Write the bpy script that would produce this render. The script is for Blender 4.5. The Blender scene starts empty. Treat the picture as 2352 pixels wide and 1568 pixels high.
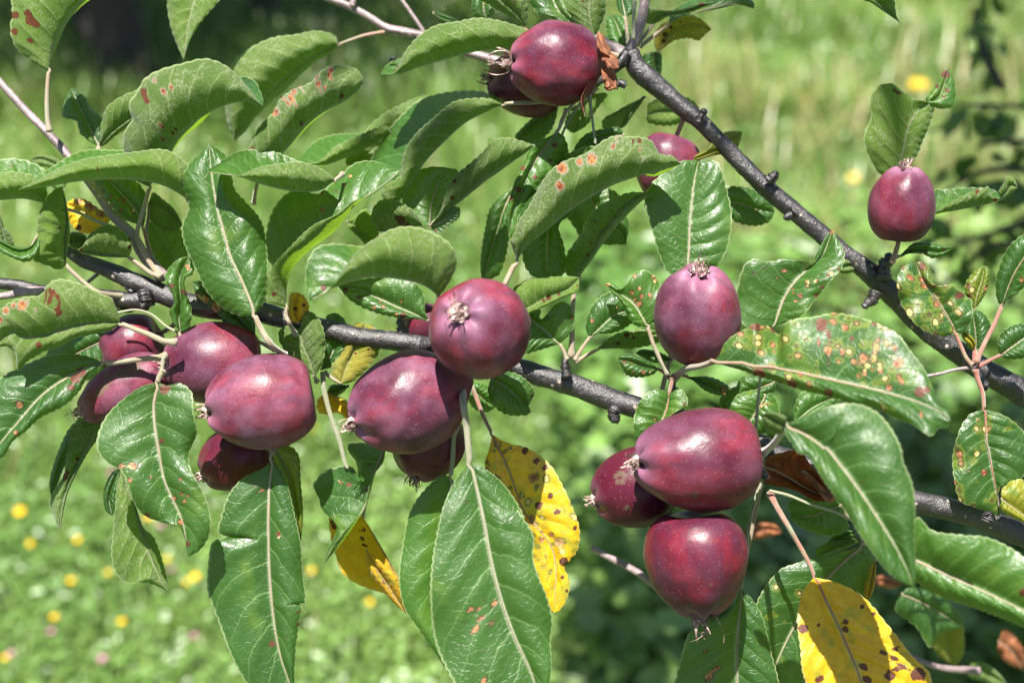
import bpy, bmesh, math, random
import numpy as np
from mathutils import Vector, Matrix

random.seed(7)
rng = np.random.default_rng(7)
sc = bpy.context.scene
R = math.radians

# ------------------------------------------------------------------ camera
CAM_H, PITCH, LENS, SENSOR, FOCUS = 1.5, 25.0, 50.0, 36.0, 0.65
cam_d = bpy.data.cameras.new('camera')
cam = bpy.data.objects.new('camera', cam_d)
sc.collection.objects.link(cam)
cam.location = (0, 0, CAM_H)
cam.rotation_euler = (R(90 - PITCH), 0, 0)
cam_d.lens = LENS
cam_d.sensor_width = SENSOR
cam_d.clip_start = 0.02
cam_d.clip_end = 600
cam_d.dof.use_dof = True
cam_d.dof.focus_distance = FOCUS
cam_d.dof.aperture_fstop = 6.3
sc.camera = cam

# ------------------------------------------------------------------ sky, sun, exposure
SUN_TO = Vector((-0.09, -0.28, 0.956)).normalized()
el = math.asin(SUN_TO.z)
az = math.atan2(SUN_TO.x, SUN_TO.y)
world = bpy.data.worlds.new('World')
sc.world = world
world.use_nodes = True
wn = world.node_tree
for n in list(wn.nodes):
    wn.nodes.remove(n)
sky = wn.nodes.new('ShaderNodeTexSky')
sky.sky_type = 'NISHITA'
sky.sun_disc = False
sky.sun_elevation = el
sky.sun_rotation = az
bg = wn.nodes.new('ShaderNodeBackground')
bg.inputs[1].default_value = 0.05
wo = wn.nodes.new('ShaderNodeOutputWorld')
wn.links.new(sky.outputs[0], bg.inputs[0])
wn.links.new(bg.outputs[0], wo.inputs[0])
sun_d = bpy.data.lights.new('sun', 'SUN')
sun_d.energy = 5.0
sun_d.angle = R(0.55)
sun_d.color = (1.0, 0.955, 0.88)
sun = bpy.data.objects.new('sun', sun_d)
sc.collection.objects.link(sun)
sun.rotation_euler = SUN_TO.to_track_quat('Z', 'Y').to_euler()
sun.location = (-2, -4, 8)
sc.view_settings.view_transform = 'Standard'
sc.view_settings.look = 'None'
sc.view_settings.gamma = 1.0
sc.view_settings.use_curve_mapping = False
sc.view_settings.exposure = 1.65
sc.cycles.use_denoising = True
sc.cycles.max_bounces = 5
sc.cycles.diffuse_bounces = 2
sc.cycles.transparent_max_bounces = 8

# ------------------------------------------------------------------ helpers
CAM_M = Matrix.Translation((0, 0, CAM_H)) @ Matrix.Rotation(R(90 - PITCH), 4, 'X')
CR = np.array(CAM_M.to_3x3())
CT = np.array((0, 0, CAM_H))
PXW = 2352.0
K = SENSOR / LENS / PXW            # tangent per photo unit
CMU = K * FOCUS * 100              # cm per photo unit at the focus distance

def unproj(p):
    """(n,3) photo x, photo y, depth in cm behind the plane of focus -> world metres."""
    p = np.asarray(p, float)
    d = FOCUS + p[:, 2] * 0.01
    c = np.stack([(p[:, 0] - 1176) * K * d, -(p[:, 1] - 784) * K * d, -d], 1)
    return c @ CR.T + CT

def at(x, y, z=0.0):
    return Vector(unproj([(x, y, z)])[0])

TX = {'0': 0.0, '1': 574.2, '2': 1148.4, '3': 1722.6}
TY = {'A': 0.0, 'B': 516.8, 'C': 1022.1}

def pts(s):
    """'A0 10,20 30,40,-1 B1 5,6' -> photo coordinates; a letter-digit token picks the study tile the numbers were read from."""
    out = []
    ox = oy = 0.0
    k = 1.0
    for tok in s.split():
        if tok[0] in TY:
            ox, oy, k = TX[tok[1]], TY[tok[0]], 2.875
            continue
        v = [float(q) for q in tok.split(',')]
        out.append([ox + v[0] / k, oy + v[1] / k] + (v[2:] if len(v) > 2 else [0.0]))
    return out

def spline(P, n, closed=False):
    """Centripetal-like Catmull-Rom through P, resampled to n points evenly by photo arc length."""
    P = np.asarray(P, float)
    if len(P) == 2:
        t = np.linspace(0, 1, n)[:, None]
        return P[0] * (1 - t) + P[1] * t
    Q = np.vstack([2 * P[0] - P[1], P, 2 * P[-1] - P[-2]])
    seg = []
    for i in range(1, len(Q) - 2):
        p0, p1, p2, p3 = Q[i - 1], Q[i], Q[i + 1], Q[i + 2]
        d1 = max(np.linalg.norm(p1 - p0), 1e-6) ** .5
        d2 = max(np.linalg.norm(p2 - p1), 1e-6) ** .5
        d3 = max(np.linalg.norm(p3 - p2), 1e-6) ** .5
        m1 = (p2 - p1) + d2 * ((p1 - p0) / d1 - (p2 - p0) / (d1 + d2))
        m2 = (p2 - p1) + d2 * ((p3 - p2) / d3 - (p3 - p1) / (d2 + d3))
        t = np.linspace(0, 1, 14, endpoint=False)[:, None]
        h = (2 * t**3 - 3 * t**2 + 1) * p1 + (t**3 - 2 * t**2 + t) * m1 + (-2 * t**3 + 3 * t**2) * p2 + (t**3 - t**2) * m2
        seg.append(h)
    C = np.vstack(seg + [P[-1:]])
    d = np.r_[0, np.cumsum(np.linalg.norm(np.diff(C[:, :2], axis=0), axis=1) + 1e-6)]
    s = np.linspace(0, d[-1], n)
    return np.stack([np.interp(s, d, C[:, k]) for k in range(C.shape[1])], 1)

def new_obj(name, me, parent=None, mat=None, loc=None):
    o = bpy.data.objects.new(name, me)
    sc.collection.objects.link(o)
    if mat:
        me.materials.append(mat)
    if parent:
        o.parent = parent
    if loc is not None:
        o.location = loc
    return o

def tag(o, label=None, cat=None, group=None, kind=None):
    for k, v in (('label', label), ('category', cat), ('group', group), ('kind', kind)):
        if v:
            o[k] = v
    return o

def empty(name, loc, label=None, cat=None, group=None):
    o = bpy.data.objects.new(name, None)
    sc.collection.objects.link(o)
    o.location = loc
    o.empty_display_size = 0.02
    return tag(o, label, cat, group)

def mesh_np(name, V, F, smooth=True):
    me = bpy.data.meshes.new(name)
    V = np.asarray(V, np.float32)
    F = np.asarray(F, np.int32)
    nv, (nf, k) = len(V), F.shape
    me.vertices.add(nv)
    me.vertices.foreach_set('co', V.ravel())
    me.loops.add(nf * k)
    me.loops.foreach_set('vertex_index', F.ravel())
    me.polygons.add(nf)
    me.polygons.foreach_set('loop_start', np.arange(0, nf * k, k, dtype=np.int32))
    me.polygons.foreach_set('use_smooth', np.full(nf, smooth))
    me.update(calc_edges=True)
    me.validate()
    return me

def grid_faces(nr, nc, wrap=False):
    i, j = np.meshgrid(np.arange(nr - 1), np.arange(nc if wrap else nc - 1), indexing='ij')
    j2 = (j + 1) % nc
    return np.stack([i * nc + j, i * nc + j2, (i + 1) * nc + j2, (i + 1) * nc + j], -1).reshape(-1, 4)

def add_attr(me, name, typ, data):
    a = me.attributes.new(name, typ, 'POINT')
    key = {'FLOAT': 'value', 'FLOAT_VECTOR': 'vector', 'FLOAT_COLOR': 'color'}[typ]
    a.data.foreach_set(key, np.asarray(data, np.float32).ravel())

def frames(C):
    """Parallel-transport frames along a world polyline."""
    T = np.gradient(C, axis=0)
    T /= np.linalg.norm(T, axis=1)[:, None] + 1e-12
    n = np.cross(T[0], (0.31, 0.2, 0.93))
    n /= np.linalg.norm(n)
    N = [n]
    for i in range(1, len(C)):
        n = N[-1] - T[i] * np.dot(N[-1], T[i])
        n /= np.linalg.norm(n) + 1e-12
        N.append(n)
    N = np.array(N)
    return T, N, np.cross(T, N)

def tube_data(C, rad, seg=10, rough=0.0, lump=None):
    C = np.asarray(C, float)
    rad = np.broadcast_to(np.asarray(rad, float), (len(C),))
    T, N, B = frames(C)
    a = np.arange(seg) / seg * 2 * math.pi
    rr = rad[:, None] * np.ones(seg)[None]
    if rough:
        L = np.r_[0, np.cumsum(np.linalg.norm(np.diff(C, axis=0), axis=1))]
        for q in range(5):
            f = (60 + 140 * rng.random()) * (1 + q * .6)
            m = rng.integers(1, 5)
            rr = rr + rad[:, None] * rough * np.sin(L[:, None] * f + m * a[None] + rng.random() * 6.3) / (1 + .4 * q)
        rr = rr + rad[:, None] * rough * 0.5 * rng.standard_normal(rr.shape)
    V = C[:, None] + rr[..., None] * (np.cos(a)[None, :, None] * N[:, None] + np.sin(a)[None, :, None] * B[:, None])
    V = V.reshape(-1, 3)
    F = grid_faces(len(C), seg, True)
    V = np.vstack([V, C[:1] - T[:1] * rad[0] * .3, C[-1:] + T[-1:] * rad[-1] * .5])
    i0, i1 = len(V) - 2, len(V) - 1
    b = (len(C) - 1) * seg
    c0 = [[i0, (j + 1) % seg, j, j] for j in range(seg)]
    c1 = [[i1, b + j, b + (j + 1) % seg, b + (j + 1) % seg] for j in range(seg)]
    return V, F, [c[:3] for c in c0 + c1]

def tube_mesh(name, C, rad, seg=10, rough=0.0, origin=None):
    V, F, tri = tube_data(C, rad, seg, rough)
    if origin is not None:
        V = V - np.asarray(origin)
    me = bpy.data.meshes.new(name)
    me.from_pydata(V.tolist(), [], F.tolist() + tri)
    me.polygons.foreach_set('use_smooth', np.full(len(me.polygons), True))
    me.update()
    return me

# ------------------------------------------------------------------ node helpers
class NT:
    def __init__(s, name):
        s.m = bpy.data.materials.new(name)
        s.m.use_nodes = True
        s.t = s.m.node_tree
        for n in list(s.t.nodes):
            s.t.nodes.remove(n)
        s.out = s.t.nodes.new('ShaderNodeOutputMaterial')

    def put(s, sock, v):
        if v is None:
            return
        if isinstance(v, bpy.types.NodeSocket):
            s.t.links.new(v, sock)
        elif isinstance(v, (tuple, list)) and len(v) == 3 and sock.type == 'RGBA':
            sock.default_value = (*v, 1)
        else:
            sock.default_value = v

    def node(s, typ, ins=None, **props):
        n = s.t.nodes.new(typ)
        for k, v in props.items():
            setattr(n, k, v)
        for k, v in (ins or {}).items():
            s.put(n.inputs[k], v)
        return n

    def math(s, op, a, b=None, c=None, clamp=False):
        n = s.node('ShaderNodeMath', operation=op, use_clamp=clamp)
        for i, v in enumerate((a, b, c)):
            s.put(n.inputs[i], v)
        return n.outputs[0]

    def mix(s, f, a, b, blend='MIX'):
        n = s.node('ShaderNodeMix', data_type='RGBA', blend_type=blend)
        s.put(n.inputs[0], f)
        s.put(n.inputs[6], a)
        s.put(n.inputs[7], b)
        return n.outputs[2]

    def ss(s, x, lo, hi):
        n = s.node('ShaderNodeMapRange', interpolation_type='SMOOTHSTEP')
        s.put(n.inputs[0], x)
        s.put(n.inputs[1], lo)
        s.put(n.inputs[2], hi)
        return n.outputs[0]

    def attr(s, name, typ='GEOMETRY'):
        return s.node('ShaderNodeAttribute', attribute_name=name, attribute_type=typ)

    def noise(s, vec, scale, detail=3.0, rough=0.55, dist=0.0):
        n = s.node('ShaderNodeTexNoise', {'Scale': scale, 'Detail': detail, 'Roughness': rough, 'Distortion': dist})
        if vec is not None:
            s.put(n.inputs['Vector'], vec)
        return n.outputs['Fac']

    def voro(s, vec, scale, feature='F1', rnd=1.0):
        n = s.node('ShaderNodeTexVoronoi', feature=feature)
        s.put(n.inputs['Scale'], scale)
        s.put(n.inputs['Randomness'], rnd)
        if vec is not None:
            s.put(n.inputs['Vector'], vec)
        return n

    def surf(s, sh):
        s.t.links.new(sh, s.out.inputs['Surface'])
        return s.m

def principled(t, **kw):
    n = t.node('ShaderNodeBsdfPrincipled')
    for k, v in kw.items():
        t.put(n.inputs[k.replace('_', ' ')], v)
    return n

# ------------------------------------------------------------------ materials
def leaf_material():
    t = NT('apple_leaf')
    a = t.attr('leafuv')
    sep = t.node('ShaderNodeSeparateXYZ', {0: a.outputs['Vector']})
    u, v = sep.outputs[0], sep.outputs[1]
    cm = t.attr('leafcm').outputs['Vector']
    spo = t.attr('rustspot').outputs['Fac']
    spd = t.attr('darkspot').outputs['Fac']
    yel = t.attr('yellowing', 'OBJECT').outputs['Fac']
    rust = t.attr('rust', 'OBJECT').outputs['Fac']
    tone = t.attr('tone', 'OBJECT').outputs['Fac']
    back = t.node('ShaderNodeNewGeometry').outputs['Backfacing']
    av = t.math('ABSOLUTE', v)
    n1 = t.noise(cm, 0.55, 3)
    n2 = t.noise(cm, 2.2, 4)
    nf = t.noise(cm, 11.0, 4, 0.75)
    # lateral veins leave the midrib at an angle and bend to the tip
    ph = t.math('MULTIPLY', t.math('SUBTRACT', u, t.math('MULTIPLY', t.math('POWER', av, 1.25), 0.20)), 8.5)
    ph = t.math('ADD', ph, t.math('MULTIPLY', t.math('SIGN', v), 0.22))
    ph = t.math('ADD', ph, t.math('MULTIPLY', n1, 0.7))
    d = t.math('ABSOLUTE', t.math('SUBTRACT', t.math('FRACT', ph), 0.5))
    vein = t.math('MULTIPLY', t.ss(d, 0.055, 0.008), t.math('SUBTRACT', 1.0, t.math('MULTIPLY', av, 0.75)))
    wide = t.math('MULTIPLY', t.ss(d, 0.30, 0.0), t.math('SUBTRACT', 1.0, t.math('MULTIPLY', av, 0.6)))
    midr = t.ss(av, 0.055, 0.015)
    ve = t.voro(cm, 3.4, 'DISTANCE_TO_EDGE').outputs['Distance']
    ret = t.ss(ve, 0.07, 0.0)
    edge = t.ss(av, 0.955, 0.995)
    # colours
    up = t.mix(t.ss(n1, 0.3, 0.7), (0.010, 0.038, 0.009), (0.021, 0.068, 0.012))
    up = t.mix(t.math('MULTIPLY', n2, 0.45), up, (0.032, 0.086, 0.017))
    up = t.mix(t.math('MULTIPLY', tone, 1.0), up, (0.048, 0.122, 0.013))
    up = t.mix(t.math('MULTIPLY', vein, 0.38), up, (0.22, 0.33, 0.12))
    up = t.mix(t.math('MULTIPLY', ret, 0.10), up, (0.16, 0.27, 0.08))
    chl = t.math('MULTIPLY', t.ss(t.noise(cm, 0.38, 3, 0.6), 0.54, 0.70), 0.65)
    up = t.mix(chl, up, (0.085, 0.150, 0.020))
    lo = t.mix(t.ss(n1, 0.3, 0.7), (0.056, 0.098, 0.020), (0.085, 0.128, 0.034))
    lo = t.mix(t.math('MULTIPLY', t.ss(nf, 0.46, 0.66), t.math('MULTIPLY_ADD', t.ss(t.noise(cm, 1.1, 3), 0.35, 0.65), 0.6, 0.15)), lo, (0.31, 0.33, 0.23))
    lo = t.mix(t.math('MULTIPLY', tone, 0.6), lo, (0.115, 0.195, 0.022))
    lo = t.mix(t.math('MULTIPLY', vein, 0.8), lo, (0.28, 0.31, 0.16))
    lo = t.mix(t.math('MULTIPLY', ret, 0.18), lo, (0.06, 0.10, 0.03))
    base = t.mix(back, up, lo)
    yc = t.mix(t.ss(n2, 0.35, 0.7), (0.56, 0.30, 0.006), (0.66, 0.42, 0.016))
    yc = t.mix(t.math('MULTIPLY', t.ss(t.noise(cm, 1.3, 4), 0.52, 0.64), 0.7), yc, (0.20, 0.26, 0.03))
    base = t.mix(yel, base, yc)
    base = t.mix(t.math('MULTIPLY', midr, 0.6), base, (0.27, 0.28, 0.18))
    base = t.mix(t.math('MULTIPLY', edge, 0.55), base, (0.34, 0.40, 0.20))
    # rust and scab spots
    vo = t.voro(cm, 2.3)
    rnd = t.node('ShaderNodeSeparateColor', {0: vo.outputs['Color']}).outputs[0]
    clus = t.ss(t.noise(cm, 0.42, 2), 0.42, 0.62)
    den = t.math('MULTIPLY', rust, t.math('ADD', 0.12, clus))
    rad = t.math('MULTIPLY', t.ss(t.math('SUBTRACT', den, rnd), 0.0, 0.5), 0.38)
    dist = t.math('ADD', vo.outputs['Distance'], t.math('MULTIPLY', t.math('SUBTRACT', t.noise(cm, 9, 2), 0.5), 0.22))
    q = t.math('DIVIDE', dist, t.math('MAXIMUM', rad, 0.001))
    core = t.math('MULTIPLY', t.ss(q, 0.85, 0.6), t.ss(rad, 0.03, 0.09))
    ring = t.math('MULTIPLY', t.ss(q, 1.3, 0.95), t.ss(rad, 0.03, 0.09))
    nn = t.math('MULTIPLY', t.math('SUBTRACT', t.noise(cm, 7, 3), 0.5), 0.7)
    so = t.math('ADD', spo, nn)
    sd = t.math('ADD', spd, nn)
    ring = t.math('MAXIMUM', ring, t.math('MULTIPLY', t.ss(so, 0.22, 0.36), 0.75))
    core = t.math('MAXIMUM', core, t.ss(so, 0.45, 0.6))
    rc = t.mix(t.ss(t.noise(cm, 7.0, 3), 0.35, 0.65), (0.15, 0.032, 0.012), (0.40, 0.19, 0.075))
    rc = t.mix(t.math('MULTIPLY', t.ss(rnd, 0.35, 0.15), t.math('SUBTRACT', 1.0, back)), rc, (0.50, 0.42, 0.15))
    dk = t.mix(n2, (0.045, 0.014, 0.010), (0.16, 0.05, 0.022))
    halo = t.math('MULTIPLY', t.math('MULTIPLY', t.ss(q, 2.1, 1.2), t.ss(rad, 0.03, 0.09)), t.math('SUBTRACT', 0.55, t.math('MULTIPLY', back, 0.4)))
    base = t.mix(halo, base, (0.19, 0.22, 0.03))
    base = t.mix(t.math('MULTIPLY', ring, 0.72), base, t.mix(yel, t.mix(back, (0.060, 0.030, 0.020), (0.32, 0.26, 0.22)), (0.10, 0.12, 0.025)))
    base = t.mix(core, base, rc)
    sdm = t.ss(sd, 0.4, 0.52)
    base = t.mix(sdm, base, dk)
    spots = t.math('MAXIMUM', t.math('MAXIMUM', ring, core), sdm)
    # relief
    h = t.math('MULTIPLY', wide, -0.34)
    h = t.math('ADD', h, t.math('MULTIPLY', ret, -0.14))
    h = t.math('ADD', h, t.math('MULTIPLY', n2, 0.30))
    h = t.math('ADD', h, t.math('MULTIPLY', t.noise(cm, 8.0, 3, 0.6), 0.10))
    h = t.math('ADD', h, t.math('MULTIPLY', vein, -0.15))
    h = t.math('ADD', h, t.math('MULTIPLY', core, -0.2))
    h = t.math('ADD', h, t.math('MULTIPLY', nf, t.math('MULTIPLY_ADD', back, 0.40, 0.04)))
    bump = t.node('ShaderNodeBump', {'Strength': 0.55, 'Distance': 0.0011, 'Height': h})
    rough = t.math('MULTIPLY_ADD', t.math('MULTIPLY_ADD', n1, 0.6, t.math('MULTIPLY', n2, 0.4)), 0.36, 0.24)
    rough = t.math('MAXIMUM', rough, t.math('MULTIPLY', back, 0.85))
    rough = t.math('MAXIMUM', rough, t.math('MULTIPLY', spots, 0.6))
    spec = t.math('MULTIPLY_ADD', back, -0.40, 0.52)
    p = principled(t, Base_Color=base, Roughness=rough, Specular_IOR_Level=spec, Normal=bump.outputs[0])
    t.put(p.inputs['Sheen Weight'], t.math('MULTIPLY', back, 0.25))
    t.put(p.inputs['Sheen Roughness'], 0.4)
    tc = t.mix(yel, (0.24, 0.42, 0.014), (0.75, 0.42, 0.01))
    tc = t.mix(t.math('MULTIPLY', spots, 0.9), tc, (0.07, 0.02, 0.01))
    tr = t.node('ShaderNodeBsdfTranslucent', {'Color': tc, 'Normal': bump.outputs[0]})
    mx = t.node('ShaderNodeMixShader', {0: t.math('MULTIPLY_ADD', back, 0.10, 0.28), 1: p.outputs[0], 2: tr.outputs[0]})
    return t.surf(mx.outputs[0])

def dry_material(name='dry_leaf', c0=(0.10, 0.028, 0.012), c1=(0.34, 0.13, 0.05)):
    t = NT(name)
    co = t.node('ShaderNodeTexCoord').outputs['Object']
    n = t.noise(co, 160, 5, 0.6)
    c = t.mix(t.ss(n, 0.3, 0.7), c0, c1)
    b = t.node('ShaderNodeBump', {'Strength': 0.6, 'Distance': 0.001, 'Height': t.noise(co, 420, 4)})
    p = principled(t, Base_Color=c, Roughness=0.6, Normal=b.outputs[0])
    tr = t.node('ShaderNodeBsdfTranslucent', {'Color': (0.35, 0.09, 0.02)})
    mx = t.node('ShaderNodeMixShader', {0: 0.2, 1: p.outputs[0], 2: tr.outputs[0]})
    return t.surf(mx.outputs[0])

def petiole_material():
    t = NT('petiole')
    co = t.node('ShaderNodeTexCoord').outputs['Object']
    red = t.attr('red', 'OBJECT').outputs['Fac']
    c = t.mix(t.noise(co, 300, 3), (0.13, 0.15, 0.075), (0.26, 0.25, 0.17))
    c = t.mix(t.math('MULTIPLY', red, t.ss(t.noise(co, 60, 2), 0.25, 0.6)), c, (0.26, 0.07, 0.05))
    b = t.node('ShaderNodeBump', {'Strength': 0.5, 'Distance': 0.0004, 'Height': t.noise(co, 1500, 3)})
    p = principled(t, Base_Color=c, Roughness=0.62, Normal=b.outputs[0], Sheen_Weight=0.4)
    return t.surf(p.outputs[0])

def bark_material(name, c0, c1, c2, rough=0.5, grain=1.0):
    t = NT(name)
    co = t.node('ShaderNodeTexCoord').outputs['Object']
    n1 = t.noise(co, 55, 4, 0.6)
    n2 = t.noise(co, 420, 5, 0.65)
    n3 = t.noise(co, 1300, 3, 0.6)
    c = t.mix(t.ss(n1, 0.35, 0.65), c0, c1)
    c = t.mix(t.ss(n2, 0.52, 0.75), c, c2)
    vo = t.voro(co, 260)
    rnd = t.node('ShaderNodeSeparateColor', {0: vo.outputs['Color']}).outputs[0]
    lent = t.math('MULTIPLY', t.ss(vo.outputs['Distance'], 0.30, 0.18), t.ss(rnd, 0.80, 0.86))
    c = t.mix(t.math('MULTIPLY', lent, 0.8), c, (0.36, 0.28, 0.22))
    h = t.math('ADD', t.math('MULTIPLY', n2, 0.8), t.math('MULTIPLY', n3, 0.5))
    h = t.math('ADD', h, t.math('MULTIPLY', lent, 0.5))
    h = t.math('ADD', h, t.math('MULTIPLY', n1, 0.8))
    b = t.node('ShaderNodeBump', {'Strength': 0.8 * grain, 'Distance': 0.0009, 'Height': h})
    p = principled(t, Base_Color=c, Roughness=t.math('MULTIPLY_ADD', n2, 0.3, rough - 0.22), Normal=b.outputs[0], Specular_IOR_Level=0.8)
    return t.surf(p.outputs[0])

def apple_material():
    t = NT('apple_skin')
    co = t.node('ShaderNodeTexCoord').outputs['Object']
    a = t.attr('along').outputs['Fac']         # 0 at the stem, 1 at the calyx
    dark = t.attr('ripeness_shade', 'OBJECT').outputs['Fac']
    bloomp = t.attr('bloom', 'OBJECT').outputs['Fac']
    seed = t.node('ShaderNodeObjectInfo').outputs['Random']
    off = t.node('ShaderNodeCombineXYZ', {0: t.math('MULTIPLY', seed, 3.0), 1: seed, 2: t.math('MULTIPLY', seed, 7.0)}).outputs[0]
    vec = t.node('ShaderNodeVectorMath', {0: co, 1: off}, operation='ADD').outputs[0]
    st = t.node('ShaderNodeMapping', {'Vector': vec, 'Scale': (1, 1, 0.25)}).outputs[0]
    n1 = t.noise(vec, 48, 4, 0.6)
    n2 = t.noise(st, 190, 4, 0.6)
    n3 = t.noise(vec, 900, 2, 0.6)
    c = t.mix(t.ss(t.noise(vec, 30, 3, 0.55), 0.36, 0.64), (0.042, 0.003, 0.012), (0.165, 0.007, 0.013))
    c = t.mix(t.math('MULTIPLY', t.ss(n2, 0.40, 0.66), 0.75), c, (0.045, 0.006, 0.018))
    c = t.mix(dark, c, (0.060, 0.006, 0.016))  # deeper red skin; on fruit in shadow it also paints in the shade
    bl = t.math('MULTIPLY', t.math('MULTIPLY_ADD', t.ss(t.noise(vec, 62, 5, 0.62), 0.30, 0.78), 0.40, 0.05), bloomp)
    bl = t.math('ADD', bl, t.math('MULTIPLY', t.ss(a, 0.74, 0.97), 0.42))
    c = t.mix(bl, c, (0.29, 0.15, 0.24))
    vo = t.voro(vec, 950)
    rnd = t.node('ShaderNodeSeparateColor', {0: vo.outputs['Color']}).outputs[0]
    dots = t.math('MULTIPLY', t.ss(vo.outputs['Distance'], 0.22, 0.08), t.ss(rnd, 0.55, 0.7))
    c = t.mix(t.math('MULTIPLY', dots, 0.5), c, (0.50, 0.26, 0.26))
    # russet scars
    sc1 = t.ss(t.noise(vec, 62, 5, 0.7, 0.4), 0.73, 0.77)
    c = t.mix(t.math('MULTIPLY', sc1, 0.5), c, (0.30, 0.20, 0.11))
    sm = t.math('ADD', t.attr('scuff').outputs['Fac'], t.math('MULTIPLY', t.math('SUBTRACT', t.noise(vec, 260, 4, 0.65), 0.5), 1.1))
    scm = t.math('MULTIPLY', t.ss(sm, 0.40, 0.85), 0.7)
    c = t.mix(scm, c, t.mix(n2, (0.045, 0.036, 0.022), (0.125, 0.090, 0.055)))
    bl = t.math('MAXIMUM', bl, scm)
    h = t.math('ADD', t.math('MULTIPLY', n1, 0.7), t.math('MULTIPLY', n3, 0.12))
    b = t.node('ShaderNodeBump', {'Strength': 0.35, 'Distance': 0.0022, 'Height': h})
    ro = t.math('ADD', t.math('MULTIPLY_ADD', n3, 0.12, 0.28), t.math('MULTIPLY', bl, 0.40))
    p = principled(t, Base_Color=c, Roughness=ro, Normal=b.outputs[0], Specular_IOR_Level=0.24, Sheen_Weight=0.03, Sheen_Roughness=0.25)
    t.put(p.inputs['Sheen Tint'], (0.85, 0.75, 0.9))
    t.put(p.inputs['Subsurface Weight'], 0.06)
    t.put(p.inputs['Subsurface Radius'], (0.01, 0.002, 0.001))
    t.put(p.inputs['Subsurface Scale'], 0.3)
    return t.surf(p.outputs[0])

def grass_material(name, dry=0.0):
    t = NT(name)
    a = t.attr('tint').outputs['Color']
    p = principled(t, Base_Color=a, Roughness=0.36, Specular_IOR_Level=0.6)
    tr = t.node('ShaderNodeBsdfTranslucent', {'Color': t.mix(0.5, a, (0.24, 0.40, 0.06))})
    mx = t.node('ShaderNodeMixShader', {0: 0.35, 1: p.outputs[0], 2: tr.outputs[0]})
    return t.surf(mx.outputs[0])

def plain_material(name, c, rough=0.6, trans=None, c2=None, scale=80):
    t = NT(name)
    if c2:
        co = t.node('ShaderNodeTexCoord').outputs['Object']
        c = t.mix(t.ss(t.noise(co, scale, 4), 0.3, 0.7), c, c2)
    p = principled(t, Base_Color=c, Roughness=rough)
    if trans:
        tr = t.node('ShaderNodeBsdfTranslucent', {'Color': trans})
        mx = t.node('ShaderNodeMixShader', {0: 0.3, 1: p.outputs[0], 2: tr.outputs[0]})
        return t.surf(mx.outputs[0])
    return t.surf(p.outputs[0])

def ground_material():
    t = NT('meadow_ground')
    co = t.node('ShaderNodeTexCoord').outputs['Object']
    n = t.noise(co, 1.2, 5, 0.6)
    n2 = t.noise(co, 14, 5, 0.65)
    c = t.mix(t.ss(n, 0.3, 0.7), (0.040, 0.070, 0.018), (0.075, 0.125, 0.030))
    c = t.mix(t.ss(n2, 0.5, 0.75), c, (0.045, 0.050, 0.022))
    b = t.node('ShaderNodeBump', {'Strength': 0.8, 'Distance': 0.03, 'Height': n2})
    p = principled(t, Base_Color=c, Roughness=0.85, Normal=b.outputs[0])
    return t.surf(p.outputs[0])

M_LEAF = leaf_material()
M_DRY = dry_material()
M_PET = petiole_material()
M_BARK = bark_material('branch_bark', (0.009, 0.007, 0.009), (0.022, 0.017, 0.020), (0.070, 0.058, 0.062), 0.46)
M_TWIG = bark_material('twig_bark', (0.12, 0.085, 0.085), (0.21, 0.15, 0.155), (0.30, 0.26, 0.25), 0.55, 0.6)
M_OLD = bark_material('trunk_bark', (0.010, 0.007, 0.006), (0.024, 0.017, 0.014), (0.05, 0.038, 0.034), 0.85)
M_APPLE = apple_material()
M_SEPAL = plain_material('sepal', (0.12, 0.055, 0.035), 0.8, None, (0.48, 0.36, 0.33), 380)
M_GRASS = grass_material('grass_blades')
M_GROUND = ground_material()
M_YELLOW = plain_material('yellow_petal', (0.80, 0.55, 0.01), 0.6, (0.8, 0.5, 0.01))
M_PINK = plain_material('pink_petal', (0.62, 0.30, 0.42), 0.7, (0.6, 0.25, 0.35))
M_STEM = plain_material('flower_stem', (0.10, 0.19, 0.04), 0.6)
M_FLY = plain_material('fly_body', (0.015, 0.015, 0.017), 0.35)

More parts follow.
